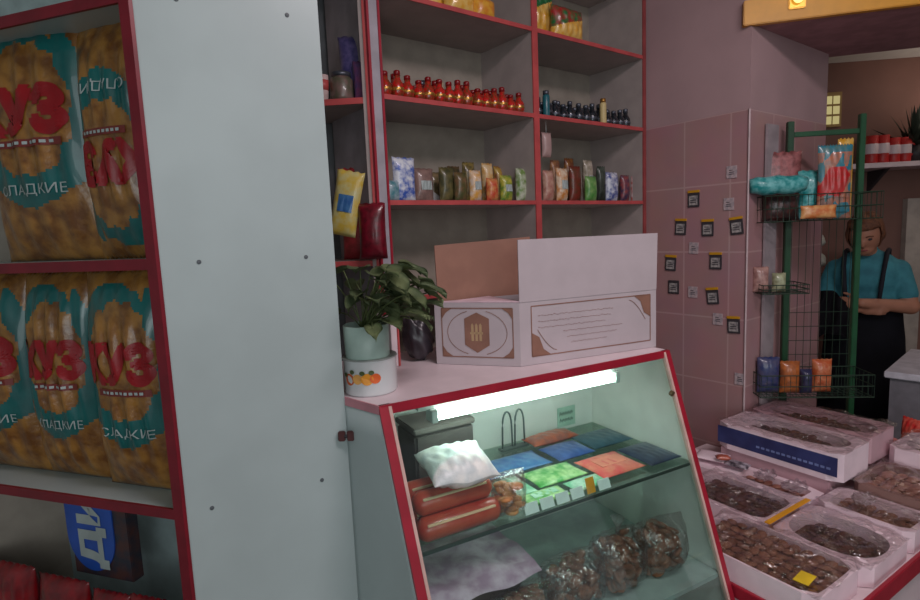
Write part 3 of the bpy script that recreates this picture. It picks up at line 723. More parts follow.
rows(bottle('small round red bottle with golden cap among the rows on the middle shelf, left bay', 'red bottles on the middle shelf', BOT, mat('red_cap', (130, 20, 24), .3)), XL+.028, XD-.036, 15, [.035, .085, .135, .185], Z2)
rows(bottle('small round dark bottle with steel cap among the rows on the middle shelf, right bay', 'dark bottles on the middle shelf', BOTD, SILV), XD+.065, XR-.04, 13, [.055, .105, .155, .205], Z2)
def canister(px, py, y, z, r, h, m, m2, label, name='jar', fr=FS):
    x = fr.hit(px, py, y)[0]; t = thing(name, label, name, fr.w(x, y, z+.001), fr.rz)
    b = B(); lathe(b, [(.0001, 0), (r*.95, 0), (r, .004), (r, h*.78), (r*.8, h*.84), (.0001, h*.84)], 20); part('jar_body', b, m, t, True)
    b = B(); lathe(b, [(r*.85, h*.845), (r*.85, h), (.0001, h)], 20); part('lid', b, m2, t, True); return t
canister(603, 108, .016, Z2, .014, .10, mat('cream_tube', (206, 186, 130), .5), GOLD, 'cream coloured tall tube in front of the dark bottles')
canister(421, 75, .24, Z2, .016, .13, BOTD, SILV, 'black taller bottle behind the red bottles, left of the cream pack')
canister(461, 85, .24, Z2, .018, .12, BOTD, SILV, 'black bottle behind the red bottles, right of the cream pack')
canister(546, 100, .022, Z2, .014, .095, mat('blue_green_tube', (40, 100, 110), .3), SILV, 'blue green tube next to the divider before the dark bottles')
def pack(px, pyt, y, z, w, m, label, cat='packet', d=.04, fr=FS, m2=None, name='sweet_packet', seed=1, tilt=0, pyb=None):
    x, zt_ = fr.hit(px, pyt, y-d/2); h = max(.03, zt_-z)
    t = thing(name, label, cat, fr.w(x, y, z+.001), fr.rz, ry=tilt)
    part('foil_bag', pillow(w, h, d, None, seed, 12, 16), m, t, True)
    if m2:
        b = B()
        for i in range(5): 
            x0 = -w*.28+i*w*.112; b.faces.new([b.verts.new(p) for p in ((x0, 0, -h*.13), (x0+w*.112, 0, -h*.13), (x0+w*.112, 0, h*.13), (x0, 0, h*.13))])
        part('pack_label', on_bag(b, w, h, d, seed, 0, h*.5), m2, t)
    return t
pack(441, 80, .245, Z2, .05, mat('cream_wrap', (206, 190, 160), .4), 'cream wrapped pack standing behind the red bottles', seed=4)
YB = mg('yellow_snack_film', (226, 164, 50), (236, 196, 110))
pack(440, -12, .11, Z3, .11, YB, 'small yellow snack bag on the upper shelf, leftmost of the left bay', seed=2)
pack(464, -16, .07, Z3, .13, YB, 'large yellow snack bag on the upper shelf, second of the left bay', 'snack bag', .07, seed=3)
pack(488, -4, .055, Z3, .10, mg('amber_film', (216, 130, 40), (230, 170, 60)), 'amber snack bag on the upper shelf, third of the left bay', 'snack bag', .06, seed=5)
def gy(u, v): return 1 if v > .52+.35*u else 0
x, zt_ = FS.hit(556, -30, .06)
t = thing('snack_bag', 'green and yellow snack bag lying over on the upper shelf, right bay', 'snack bag', FS.w(XD+.115, .12, Z3+.001), FS.rz, ry=0)
part('foil_bag', pillow(.20, .24, .09, gy, 5, 40, 50), [YB, mg('deep_green_film', (20, 120, 66), (36, 90, 50))], t, True)
t = thing('snack_bag', 'yellow snack bag with red and green top next to the leaning green one', 'snack bag', FS.w(XD+.235, .055, Z3+.001), FS.rz, ry=0)
part('foil_bag', pillow(.18, .13, .07, gy, 8, 40, 40), [YB, mg('red_green_film', (170, 40, 40), (40, 110, 60))], t, True)
# lower shelf packs
def bw(n, a, c): return mat(n, a, .35, c2=c, sc2=45, coat=.3)
LOW = [
 (394, 160, .05, .05, bw('teal_pack', (70, 130, 140), (160, 180, 190)), 'teal and white little packet beside the left upright, lower shelf', 180),
 (406, 157, .06, .075, bw('blue_white_pack', (50, 90, 180), (222, 226, 234)), 'blue and white packet near the left upright on the lower shelf', 157),
 (426, 170, .12, .07, bw('taupe_pack', (120, 96, 90), (150, 120, 112)), 'brown grey packet right of the blue and white packet', 168),
 (449, 167, .10, .055, bw('olive_pack', (110, 100, 60), (70, 70, 44)), 'olive packet on the lower shelf, left of the yellow capped boxes', 167),
 (463, 170, .07, .045, bw('dark_olive_pack', (74, 80, 44), (120, 90, 60)), 'dark olive packet next to the yellow topped pack', 172),
 (478, 168, .05, .045, bw('orange_white_pack', (216, 160, 70), (220, 200, 180)), 'orange and white pack on the lower shelf, fifth from the upright', 170),
 (490, 163, .09, .045, bw('gold_pack', (206, 150, 60), (214, 190, 150)), 'golden pack standing behind the red and green ones', 163),
 (495, 176, .04, .045, bw('red_pack', (196, 70, 50), (216, 150, 90)), 'small red orange pack in front of the golden pack', 178),
 (509, 174, .05, .05, bw('green_yellow_pack', (90, 130, 50), (190, 180, 70)), 'green yellow pack left of the divider', 175),
 (524, 168, .06, .045, bw('white_green_pack', (196, 200, 180), (110, 140, 70)), 'white and green pack touching the divider', 168),
 (551, 172, .06, .05, bw('rose_pack', (170, 110, 100), (200, 160, 140)), 'rose coloured pack right of the divider on the lower shelf', 170),
 (565, 166, .05, .055, bw('orange_top_pack', (200, 130, 60), (226, 206, 180)), 'orange and white jar shaped pack in the right bay', 168),
 (578, 165, .10, .06, bw('brown_red_pack', (130, 50, 40), (100, 60, 40)), 'brown red pack behind the green one, right bay', 166),
 (594, 176, .05, .06, bw('bright_green_pack', (70, 140, 60), (130, 170, 100)), 'bright green pack in the middle of the right bay', 176),
 (591, 163, .12, .05, bw('pale_top_pack', (196, 186, 170), (150, 140, 120)), 'pale pointed pack behind the bright green pack', 160),
 (615, 172, .05, .07, bw('blue_round_pack', (60, 80, 150), (210, 214, 226)), 'blue and white round motif pack in the right bay', 172),
 (628, 178, .06, .05, bw('navy_red_pack', (50, 50, 80), (150, 70, 70)), 'navy and red pack next to the blue and white one', 175),
 (638, 175, .05, .04, bw('rust_pack', (170, 70, 60), (200, 180, 180)), 'rust red pack at the right end of the lower shelf', 176)]
for i, (px, _, y, w, m, lb, pt) in enumerate(LOW):
    pack(px, pt, y+.012, Z1, w*1.15, m, lb, d=.04, seed=i, m2=SN_W if i % 3 == 2 else None)
EXT = [(437, 172, (90, 84, 52), (140, 120, 90), 'muted olive packet in the rear row behind the brown grey one'), (456, 166, (120, 90, 60), (60, 60, 40), 'brown green packet in the rear row, left bay'),
 (471, 162, (150, 130, 70), (90, 80, 50), 'mustard packet in the rear row of the left bay'), (502, 166, (130, 70, 50), (180, 150, 60), 'rust and mustard packet in the rear row left of the divider'), (518, 160, (90, 110, 60), (180, 180, 150), 'green grey packet in the rear row next to the divider'),
 (558, 160, (120, 80, 60), (170, 120, 80), 'brown rose packet in the rear row, right bay'), (572, 158, (110, 60, 44), (150, 100, 50), 'dark rust packet in the rear row of the right bay'), (604, 166, (90, 100, 90), (60, 70, 60), 'grey green packet in the rear row of the right bay'), (620, 170, (80, 60, 70), (140, 60, 60), 'plum packet in the rear row of the right bay'), (632, 168, (150, 90, 80), (90, 70, 90), 'rosy packet in the rear row by the right upright')]
for i, (px, pt, ca, cb, lb) in enumerate(EXT): pack(px, pt, .21, Z1, .058, bw('rear_pack_%d' % i, ca, cb), lb, d=.04, seed=i+3)
b = B(); hexa(b, [(0, 0, 0), (.14, 0, 0), (0, 0, .085)], (0, .004, 0))
x = FS.hit(412, 190, .2)[0]
o = part('paper_sheet', b, mat('pale_paper', (190, 186, 186), .7), loc=FS.w(x, .165, Z1+.001), rz=FS.rz); tag(o, 'pale triangular paper leaning behind the packets on the lower shelf', 'paper')
# hanging clear bag by divider
x, z = FS.hit(549, 145, .012)
t = thing('small_bag', 'small pale pink bag hanging from the middle shelf beside the divider', 'bag', FS.w(x+.004, .030, z-.045), FS.rz)
part('foil_bag', pillow(.05, .095, .03, None, 2, 10, 12), mat('pale_pink_film', (180, 150, 146), .3), t, True)
b = B(); tube(b, [(0, 0, .094), (0, 0, Z2-.0155-(z-.045))], .001, 5); part('string', b, SN_W, t)

# ---- left wall unit (behind the white panel)
FLU = Frame(FS.w(XL0-.004, -.002).xy, 94)
lu = thing('corner_shelf', 'narrow grey corner shelf with red edging left of the tall shelf unit', 'shelf', FLU.w(0, 0, 0), FLU.rz)
b = B(); box(b, -.022, -.004, .003, .26, 0, CZ-.05); u = part('upright', b, GREYB, lu)
b = B(); box(b, -.010, -.003, -.001, .003, 0, CZ-.05); part('edging_strip', b, PINKRED, u)
b = B(); box(b, -.8, -.023, .26, .27, 0, CZ-.05); part('back_panel', b, mat('slate_panel', (112, 116, 120), .7), lu)
ZA = FLU.hit(345, 99, 0)[1]; ZBQ = FLU.hit(345, 262, 0)[1]; 
for z in (ZA+.45, ZA, ZBQ, ZBQ-.4):
    b = B(); box(b, -.8, -.0225, .003, .259, z-.016, z+.002); s = part('shelf', b, GREYB, lu)
    b = B(); box(b, -.8, -.0225, -.001, .003, z-.016, z+.002); part('edging_strip', b, PINKRED, s)
zA = ZA+.002; zB = ZBQ+.002
pack(352, 33, .10, zA, .11, bw('violet_bag', (70, 66, 120), (110, 100, 150)), 'blue violet bag on the corner shelf behind the jar', 'bag', .06, FLU, seed=3)
pack(359, 60, .05, zA, .05, bw('pink_violet_pack', (130, 70, 110), (90, 70, 120)), 'pink violet pack on the right of the corner shelf', 'packet', .03, FLU, seed=6)
x = FLU.hit(345, 90, .045)[0]
t = thing('glass_jar', 'round glass jar of olive sweets on the corner shelf', 'jar', FLU.w(x-.01, .045, zA+.001), FLU.rz)
b = B(); lathe(b, [(.0001, 0), (.034, 0), (.036, .01), (.036, .062), (.028, .072), (.0001, .072)], 24); part('jar_body', b, bw('olive_sweets', (84, 84, 66), (120, 96, 90)), t, True)
b = B(); lathe(b, [(.030, .0725), (.030, .085), (.0001, .086)], 24); part('lid', b, SILV, t, True)
x = FLU.hit(322, 80, .02)[0]
t = thing('paper_cup', 'small white and red cup standing at the edge of the corner shelf', 'cup', FLU.w(x, .022, zA+.001), FLU.rz)
b = B(); lathe(b, [(.0001, 0), (.015, 0), (.019, .075), (.017, .075), (.014, .004), (.0001, .004)], 20); part('cup_body', b, mat('cup_white', (216, 190, 186), .5), t, True)
b = B(); lathe(b, [(.0172, .030), (.0190, .060), (.0192, .060), (.0174, .030)], 20); part('pack_label', b, PINKRED, t, True)
xq, zq = FLU.hit(338, 236, -.03)
t = pack(336, 170, -.03, zq, .085, bw('yellow_blue_pack', (206, 176, 70), (200, 190, 130)), 'yellow packet with blue print hanging askew beside the white panel', 'packet', .03, FLU, m2=BLU, seed=4, tilt=.22)
pack(349, 168, .13, zB, .08, bw('red_white_pack', (186, 60, 66), (150, 50, 50)), 'red packet standing behind the yellow packet', 'packet', .03, FLU, seed=2)
t = pack(369, 203, -.032, zB+.004, .085, bw('wine_foil', (120, 14, 36), (84, 8, 22)), 'shiny dark wine red foil bag right of the yellow packet', 'bag', .05, FLU, seed=7)

# ================================================================ CARDS ON THE TILES
PL_ = [(694, 200, 0, 1), (681, 228, .05, 1), (708, 229, 0, 1), (737, 227, -.1, 2), (729, 204, 0, 0), (732, 172, 0, 0), (694, 248, .05, 0), (716, 262, 0, 1), (671, 264, .05, 2), (674, 287, 0, 3), (693, 292, 0, 0), (713, 297, -.1, 2), (718, 319, 0, 0), (734, 326, -.05, 1), (740, 379, 0, 0)]
labs = ['yellow topped card, topmost of the framed cards on the pink tiles', 'yellow topped card below left of the topmost card', 'yellow topped card below right of the topmost card', 'tilted dark framed card nearest the tile corner', 'small unframed pale card right of the topmost card', 'highest small pale card near the tile corner',
 'pale unframed card in the middle of the group', 'yellow topped card right of the middle pale card', 'orange topped card closest to the carton', 'dark framed card directly below the one closest to the carton', 'pale card beside the dark framed one at left', 'tilted brownish card above the two lowest framed ones', 'small pale card touching the lowest framed card', 'lowest yellow topped framed card', 'pale card alone far below the others near the corner']
CP = mat('card_paper', (186, 180, 176), .6, c2=(120, 116, 118), sc2=60); CF = mat('card_frame', (62, 58, 62), .5); CY = mat('card_yellow', (206, 150, 30), .5); CPP = mat('pale_card', (196, 176, 178), .6, c2=(160, 150, 156), sc2=70)
for i, (px, py, rt, k) in enumerate(PL_):
    x, z = TS.hit(px, py, 0)
    t = thing('wall_card', labs[i], 'card', TS.w(x, -.0012, z), TS.rz, 'little cards stuck on the pink tiles', ry=rt)
    w = .042 if k == 0 else .052; h = .048 if k == 0 else .060
    if k == 0:
        b = B(); box(b, -w/2, w/2, -.002, 0, -h/2, h/2); part('card_face', b, CPP, t)
    else:
        b = B(); box(b, -w/2, w/2, -.004, 0, -h/2, h/2, .001); part('card_frame', b, CF, t)
        b = B(); box(b, -w*.36, w*.36, -.0052, -.0041, -h*.36, h*.30); part('card_face', b, CP, t)
        if k != 3: b = B(); box(b, -w*.5, w*.5, -.0055, -.0001, h*.51, h*.68); part('card_top', b, CY, t)
    b = B()
    for r in range(3): box(b, -w*.25, w*.25*(1 if r < 2 else .4), -.0062 if k else -.0028, -.0053 if k else -.0021, -h*.2+r*h*.16, -h*.15+r*h*.16)
    part('print_lines', b, CF, t)

# ================================================================ ISLAND TABLE WITH TRAYS
T = .55; FT = Frame(onz(714, 575, T).xy, 57.5)
tab = thing('display_table', 'low white display table with red edging in front of the tiled corner', 'table', FT.w(0, 0, 0), FT.rz)
x0, x1, y0, y1 = .004, 1.62, -.285, .56
x0t = .004
x1 = 1.35
b = B(); prism(b, [(x0, y0), (x1, y0), (x1, .06), (1.115, .06), (1.07, .352), (1.06, .385), (.83, .385), (.815, .56), (.047, .56), (.045, .16), (x0, .14)], T-.03, T-.001); part('table_top', b, CREAM, tab)
b = B(); box(b, x0, x1, y0-.012, y0, T-.028, T+.022, .002); part('edging_strip', b, RED, tab)
b = B(); box(b, x0-.012, x0, y0-.012, .10, T-.028, T+.006, .002); part('edging_strip', b, RED, tab)
b = B(); box(b, x0+.02, x1-.02, y0+.01, y0+.025, 0, T-.031); part('side_panel', b, CREAM, tab)
b = B(); box(b, x0+.05, x0+.065, y0+.03, .54, 0, T-.031); part('front_panel', b, CREAM, tab)
b = B(); box(b, x1-.035, x1-.02, y0+.03, .04, 0, T-.031); part('front_panel', b, CREAM, tab)

COOKY = [mat('cocoa_cookie', (98, 58, 44), .7, c2=(64, 36, 28), sc2=24), mat('tan_cookie', (150, 104, 76), .7, c2=(110, 70, 50), sc2=24), mat('pinkish_cookie', (190, 140, 120), .6, c2=(150, 96, 80), sc2=24)]
BOXW = mat('white_box_board', (244, 222, 230), .5, vary=.05)
BOXP = mat('pink_box_board', (206, 168, 176), .5, vary=.06)
BOXK = mat('brown_box_board', (146, 112, 104), .6, vary=.06)
NAVB = mat('navy_box_print', (44, 50, 96), .4, c2=(56, 66, 118), sc2=12)
def tray(label, clabel, x0, x1, y0, y1, z0, z1, win, m, mc=0, oval=False, film=True, blue=False, seed=0, fill=.8):
    """cardboard box: rim top with a window, cookies inside, cellophane over"""
    cx, cy = (x0+x1)/2, (y0+y1)/2; t = thing('biscuit_box', label, 'box', FT.w(cx, cy, z0+.001), FT.rz, 'open biscuit boxes on the low display table')
    w, d, h = x1-x0, y1-y0, z1-z0; b = B(); th = .004
    wx0, wx1, wy0, wy1 = win[0]*w-w/2, win[1]*w-w/2, win[2]*d-d/2, win[3]*d-d/2
    n = 28; cxx, cyy = (wx0+wx1)/2, (wy0+wy1)/2; ow, oh = (wx1-wx0)/2, (wy1-wy0)/2; pw = 2.6 if oval else 9
    inn = []; out = []
    for k in range(n):
        a = 2*math.pi*k/n; ca, sa = math.cos(a), math.sin(a)
        q = (abs(ca)**pw+abs(sa)**pw)**(-1/pw); inn.append((cxx+ow*q*ca, cyy+oh*q*sa))
        s_ = min(1/max(abs(ca), 1e-6), 1/max(abs(sa), 1e-6)); out.append((w/2*s_*ca, d/2*s_*sa))
    it = [b.verts.new((p[0], p[1], h)) for p in inn]; ot = [b.verts.new((p[0], p[1], h)) for p in out]; ob = [b.verts.new((p[0], p[1], 0)) for p in out]; ib = [b.verts.new((p[0], p[1], .005)) for p in inn]
    for k in range(n):
        j = (k+1) % n
        b.faces.new((it[k], it[j], ot[j], ot[k])); b.faces.new((ot[k], ot[j], ob[j], ob[k])); b.faces.new((it[j], it[k], ib[k], ib[j]))
    b.faces.new(ob); b.faces.new(ib); part('box_body', b, m, t)
    if blue:
        b = B(); box(b, -w/2-.0012, -w/2-.0002, -d/2+.01, d/2-.006, h*.22, h*.90); part('blue_side_print', b, NAVB, t, label='navy blue printed long side')
        b = B()
        for i in range(14): box(b, -w/2-.002, -w/2-.0013, -d/2+.03+i*.018, -d/2+.03+i*.018+.012, h*.42, h*.50)
        part('side_marks', b, mat('pale_blue_print', (120, 136, 186), .5), t)
    if film:
        b = B(); r_ = random.Random(seed); ph = r_.uniform(0, 6)
        sheet(b, -w/2-.003, w/2+.003, -d/2-.003, d/2+.003, lambda x, y: h+.007+.004*math.sin(60*x+40*y+ph)+.0035*math.sin(90*y-50*x+ph*2)+.002*math.sin(170*x+ph), 26, 26)
        part('cellophane', b, FILM, t, True)
    b = B(); r_ = random.Random(seed+50); cr = .019
    nx = max(1, int((wx1-wx0-.012)/(cr*1.5))); ny = max(1, int((wy1-wy0-.012)/(cr*1.5)))
    for lay in range(2):
        for i in range(nx):
            for j in range(ny):
                x = wx0+cr+(wx1-wx0-2*cr)*(i+.5*lay*.6)/max(1, nx-1+.3); y = wy0+cr+(wy1-wy0-2*cr)*j/max(1, ny-1)
                if oval and (((x-cxx)/ow)**2+((y-cyy)/oh)**2) > .62: continue
                ell(b, (x, y, h*fill-.022+lay*.012-.004*r_.random()), (cr*.95, cr*.8, .008), 9, 6, Matrix.Rotation(r_.uniform(-.35, .35), 4, 'X') @ Matrix.Rotation(r_.uniform(-.35, .35), 4, 'Y') @ Matrix.Rotation(r_.uniform(0, 3), 4, 'Z'))
    box(b, wx0+cr*.5, wx1-cr*.5, wy0+cr*.5, wy1-cr*.5, .006, h*fill-.026)
    o = part('biscuits', b, COOKY[mc], smooth=False, loc=FT.w(cx, cy, z0+.001), rz=FT.rz)
    tag(o, clabel, 'biscuits', 'biscuits in the boxes', 'stuff')
    return t
tray('large open biscuit box in the front corner of the table, nearest the counter', 'loose tan biscuits under crinkled film in the nearest corner box', .010, .235, -.255, .105, T, .615, (.03, .97, .03, .97), BOXW, 1, seed=1, fill=.95)
tray('biscuit box with dark long window next to the display counter', 'dark cocoa biscuits in the box beside the counter', .242, .475, .0, .30, T, .615, (.08, .88, .05, .95), BOXW, 0, seed=2, fill=.85)
tray('biscuit box with dark window beside the red table edge', 'dark biscuits in the box at the red edged side', .245, .50, -.27, -.012, T, .605, (.10, .88, .05, .95), BOXW, 0, seed=3, oval=True, fill=.8)
tray('white biscuit box with greyish window behind the dark windowed one at the red edge', 'pale greyish biscuits in the white box along the red edge', .51, .675, -.27, -.02, T, .615, (.08, .92, .06, .92), BOXW, 1, seed=4, fill=.7)
tray('flat white box in front of the blue sided box, strewn with film', 'pinkish biscuits in the flat white box before the blue sided box', .485, .622, .0, .50, T, .60, (.24, .84, .06, .50), BOXW, 2, seed=5, fill=.8, film=False)
# base boxes under the raised pair
for (xa, xb2, ya, yb2, lb) in ((.632, .835, -.005, .382, 'plain pinkish box under the blue sided biscuit box'), (.853, 1.065, -.0, .382, 'plain pinkish box under the rear windowed biscuit box')):
    b = B(); box(b, xa, xb2, ya, yb2, 0, .088, .003); o = part('carton', b, BOXP, loc=FT.w(0, 0, T+.001), rz=FT.rz); tag(o, lb, 'box')
tray('raised white biscuit box with navy blue printed side and two oval windows', 'dark biscuits in the blue sided box', .622, .842, -.04, .392, .640, .735, (.22, .86, .06, .92), BOXW, 0, blue=True, seed=6, oval=True, fill=.86)
tray('raised white biscuit box behind the blue sided one, with big brown window', 'brown biscuits in the rear raised box', .848, 1.072, -.03, .392, .640, .735, (.14, .86, .05, .92), BOXP, 0, seed=7, oval=True, fill=.86)
tray('pinkish open box with ribboned biscuits right of the blue sided box', 'pinkish biscuits in the open box right of the blue sided box', .682, .945, -.27, -.045, T, .640, (.07, .93, .06, .94), BOXK, 2, seed=8, fill=.85)
tray('white box with dark oval window at the right edge of the photo', 'dark biscuits under the oval window at the right edge', .955, 1.19, -.27, -.045, T, .690, (.14, .86, .12, .88), BOXW, 0, seed=9, oval=True, fill=.85)
for i, (px, py, w, h, m, lb) in enumerate([(877, 404, .06, .05, bw('red_box_small', (206, 40, 40), (226, 110, 90)), 'small bright red packet near the far right of the table'), (910, 404, .10, .075, bw('leaf_green_pack', (60, 120, 40), (96, 150, 60)), 'green packet at the right edge of the photo behind the boxes'), (845, 402, .05, .04, bw('lilac_small', (216, 190, 204), (190, 150, 160)), 'lilac small packet behind the rear raised box'), (893, 410, .08, .035, bw('rose_small', (196, 110, 110), (226, 150, 140)), 'rose packet lying right of the rear raised box')]):
    x, y = FT.fz(px, py, T+.10)
    x, y = {0: (1.275, -.02), 1: (1.285, -.18), 2: (1.12, .0), 3: (1.17, -.0)}[i]
    zt0 = T
    t = thing('sweet_packet', lb, 'packet', FT.w(x, y, zt0+.001), FT.rz+1.2)
    part('foil_bag', pillow(w*1.6, .16 if i < 2 else .10, .06, None, i), m, t, True)
# yellow price strip, yellow label, crumpled film pieces
z = .624
b = B(); box(b, -.118, .118, -.008, .008, 0, .004, .001); o = part('price_strip', b, YELLOW, loc=FT.w(.345, -.018, z+.006), rz=FT.rz); tag(o, 'yellow strip lying across the biscuit boxes between the two rows', 'strip')
b = B(); box(b, -.026, .026, -.017, .017, 0, .002); o = part('price_card', b, mat('yellow_card', (226, 190, 40), .5), loc=FT.w(.052, -.205, .629), rz=FT.rz+.1); tag(o, 'yellow price card lying on the film at the nearest box corner', 'price card')
for i, (x, y, lb) in enumerate(((.70, .12, 'x'),)):
    pass
def crumple(x, y, z, s, lb, seed):
    b = B(); g = bmesh.ops.create_icosphere(b, subdivisions=3, radius=1); r_ = random.Random(seed)
    for v in b.verts:
        k = 1+.28*math.sin(v.co.x*7+seed)*math.cos(v.co.y*9)+.15*r_.uniform(-1, 1); v.co = Vector((v.co.x*s*k, v.co.y*s*.7*k, (v.co.z+1)*s*.26*k))
    o = part('crumpled_film', b, FILM, loc=FT.w(x, y, z), rz=FT.rz); tag(o, lb, 'film')
crumple(.55, .16, .612, .045, 'crumpled clear film at the foot of the blue sided box, left lump', 1)
crumple(.54, .06, .612, .045, 'crumpled clear film at the foot of the blue sided box, right lump', 5)
crumple(.58, -.12, .628, .04, 'crumpled clear film on the box with the greyish window', 9)
def smallpack(x, y, z, w, d, m, lb, rz=0):
    t = thing('sweet_packet', lb, 'packet', FT.w(x, y, z), FT.rz+rz); b = pillow(w, d, .018, None, 3, 12, 12)
    for v in b.verts: v.co = Vector((v.co.x, v.co.z-d/2, v.co.y+.010))
    part('wrapper', b, m, t, True)
smallpack(.56, .37, .611, .09, .11, BOXW, 'white wrapped pack lying at the left end before the blue sided box', .3)
smallpack(.56, .27, .612, .05, .08, bw('dark_label_pack', (60, 52, 60), (190, 180, 190)), 'dark labelled pack lying before the blue sided box', .2)
smallpack(.535, .31, .632, .03, .05, ORG, 'small orange brown sweet between the two packs before the blue sided box', .8)

# ================================================================ GREEN RACK, by the corner
RK = Frame((1.50, 2.30), 97)
rk = thing('wire_rack', 'green metal display rack with wire baskets beside the tiled corner', 'rack', RK.w(0, 0, 0), RK.rz)
xp0 = RK.hit(787, 240, 0)[0]; xp1 = RK.hit(857, 240, 0)[0]
zt0 = RK.hit(787, 122, 0)[1]; zt1 = RK.hit(860, 114, 0)[1]
b = B(); box(b, xp0-.012, xp0+.012, -.012, .012, 0, zt0, .002); part('post', b, mat('dark_green_metal', (20, 66, 36), .4), rk)
b = B(); box(b, xp1-.011, xp1+.011, -.012, .012, 0, zt1, .002); part('post', b, GREEN, rk)
zbar = RK.hit(825, 133, 0)[1]
b = B(); box(b, xp0+.012, xp1-.011, -.008, .008, zbar-.01, zbar+.01, .002); part('crossbar', b, GREEN, rk)
b = B(); box(b, xp0-.03, xp0+.03, -.03, .03, 0.0, .03, .004); box(b, xp1-.03, xp1+.03, -.02, .10, 0, .03, .004); part('foot', b, GREEN, rk)
zb1 = RK.hit(775, 222, -.08)[1]; zb2_ = RK.hit(770, 292, -.08)[1]; zb3 = RK.hit(790, 392, -.08)[1]
xb0 = RK.hit(756, 250, -.08)[0]
def basket(z, h, x0, x1, y0=-.16, y1=-.014):
    b = B()
    for zz in (z, z+h/2, z+h):
        tube(b, [(x0, y0, zz), (x1, y0, zz), (x1, y1, zz), (x0, y1, zz), (x0, y0, zz+.0001)], .0022, 6)
    n = int((x1-x0)/.022)
    for i in range(n+1):
        x = x0+(x1-x0)*i/n; tube(b, [(x, y0, z+h), (x, y0, z), (x, y1, z), (x, y1, z+h)], .0013, 5)
    for i in range(5):
        y = y0+(y1-y0)*(i+.5)/5; tube(b, [(x0, y, z+h), (x0, y, z), (x1, y, z), (x1, y, z+h)], .0013, 5)
    return b
DG = mat('wire_green', (26, 52, 36), .5)
part('wire_basket', basket(zb1, .10, xb0, xp1), DG, rk); part('wire_basket', basket(zb2_, .035, xb0, xb0+.17), DG, rk); part('wire_basket', basket(zb3, .09, xb0, xp1), DG, rk)
b = B()
for z in [zb2_-.10-.06*i for i in range(4)]: tube(b, [(xp0+.012, 0, z), (xp1-.011, 0, z)], .0015, 5)
for i in range(9): x = xp0+.02+(xp1-xp0-.04)*i/8; tube(b, [(x, .003, zb3), (x, .003, zb1)], .0012, 5)
part('wire_grid', b, DG, rk)
def rbag(px0, px1, py0, zb, y, m, lb, name='sweet_packet', cat='packet', d=.05, seed=1, tilt=0, zone=None):
    xa, zt_ = RK.hit(px0, py0, y); xb = RK.hit(px1, py0, y)[0]
    t = thing(name, lb, cat, RK.w((xa+xb)/2, y, zb+.004), RK.rz, ry=tilt)
    part('foil_bag', pillow(xb-xa, max(.03, zt_-zb), d, zone, seed, *((40, 60) if zone else (14, 18))), m, t, True); return t
TEAL = bw('teal_roll', (20, 140, 140), (110, 190, 190))
# roll lying across the basket top
x0, z0 = RK.hit(748, 188, -.12); x1 = RK.hit(803, 186, -.12)[0]
t = thing('teal_bag', 'rolled shiny teal bag lying over the top basket of the green rack', 'bag', RK.w((x0+x1)/2, -.138, zb1+.103+.003), RK.rz)
b = B(); tube(b, [(-(x1-x0)/2+k*(x1-x0)/8, .0, .036+.003*math.sin(k*2)) for k in range(9)], lambda k: .036*(1-.25*abs(2*k-1)**4), 16); part('bag_body', b, TEAL, t, True)
rbag(762, 800, 196, zb1, -.065, bw('dark_brown_pack', (84, 44, 40), (50, 40, 40)), 'dark brown packet inside the top basket under the teal roll', seed=2, d=.06)
rbag(798, 832, 172, zb1, -.06, TEAL, 'crumpled teal bag in the middle of the top basket', 'teal_bag', 'bag', .07, 4)
def multi(u, v):
    k = mnoise.noise(Vector((u*4+5, v*5, .3)))
    if ((u+.05)/.42)**2+((v-.52-.2*u)/.2)**2+k*.9 < 1: return 1
    if k > .10 or v > .9: return 2
    return 0
rbag(818, 853, 147, zb1+.0, -.115, [bw('peach_film', (196, 120, 90), (150, 120, 110)), bw('scarlet_film', (200, 36, 40), (180, 50, 44)), bw('aqua_film', (50, 130, 150), (90, 130, 130))], 'bag with red and blue print, tallest in the top basket', 'snack_bag', 'snack bag', .04, 6, zone=multi)
rbag(764, 802, 154, zb1+.0, -.030, bw('salmon_film', (176, 110, 110), (120, 70, 70)), 'salmon packet at the back of the top basket behind the teal roll', 'sweet_packet', 'packet', .03, 7)
rbag(838, 854, 140, zb1, -.032, YB, 'yellow packet beside the front post of the rack', 'sweet_packet', 'packet', .03, 3)
x, z = RK.hit(820, 213, -.19)
t = thing('orange_packet', 'orange packet hanging on the front of the top basket', 'packet', RK.w(x, -.178, z-.02), RK.rz)
part('foil_bag', pillow(.13, .05, .026, None, 2, 14, 12), bw('orange_film', (206, 116, 60), (226, 170, 110)), t, True)
rbag(753, 769, 268, zb2_, -.10, bw('flesh_pack', (190, 150, 140), (150, 110, 104)), 'pale pink packet in the small middle basket', 'sweet_packet', 'packet', .04, 4)
rbag(772, 786, 274, zb2_, -.11, bw('greenish_pack', (180, 186, 150), (140, 140, 110)), 'pale greenish packet in the small middle basket', 'sweet_packet', 'packet', .04, 5)
rbag(757, 780, 358, zb3, -.09, bw('blue_low_pack', (44, 60, 110), (80, 80, 110)), 'dark blue packet in the lowest basket, left', 'sweet_packet', 'packet', .05, 4)
rbag(780, 800, 362, zb3, -.10, bw('orange_low_pack', (196, 110, 50), (160, 90, 50)), 'orange packet in the lowest basket beside the dark blue one', 'sweet_packet', 'packet', .05, 5)
rbag(800, 812, 370, zb3, -.11, bw('navy_low_pack', (40, 44, 80), (60, 60, 90)), 'thin navy packet in the lowest basket', 'sweet_packet', 'packet', .05, 6)
rbag(812, 832, 360, zb3, -.09, bw('peach_low_pack', (206, 130, 90), (190, 90, 50)), 'peach packet in the lowest basket, right', 'sweet_packet', 'packet', .05, 7)
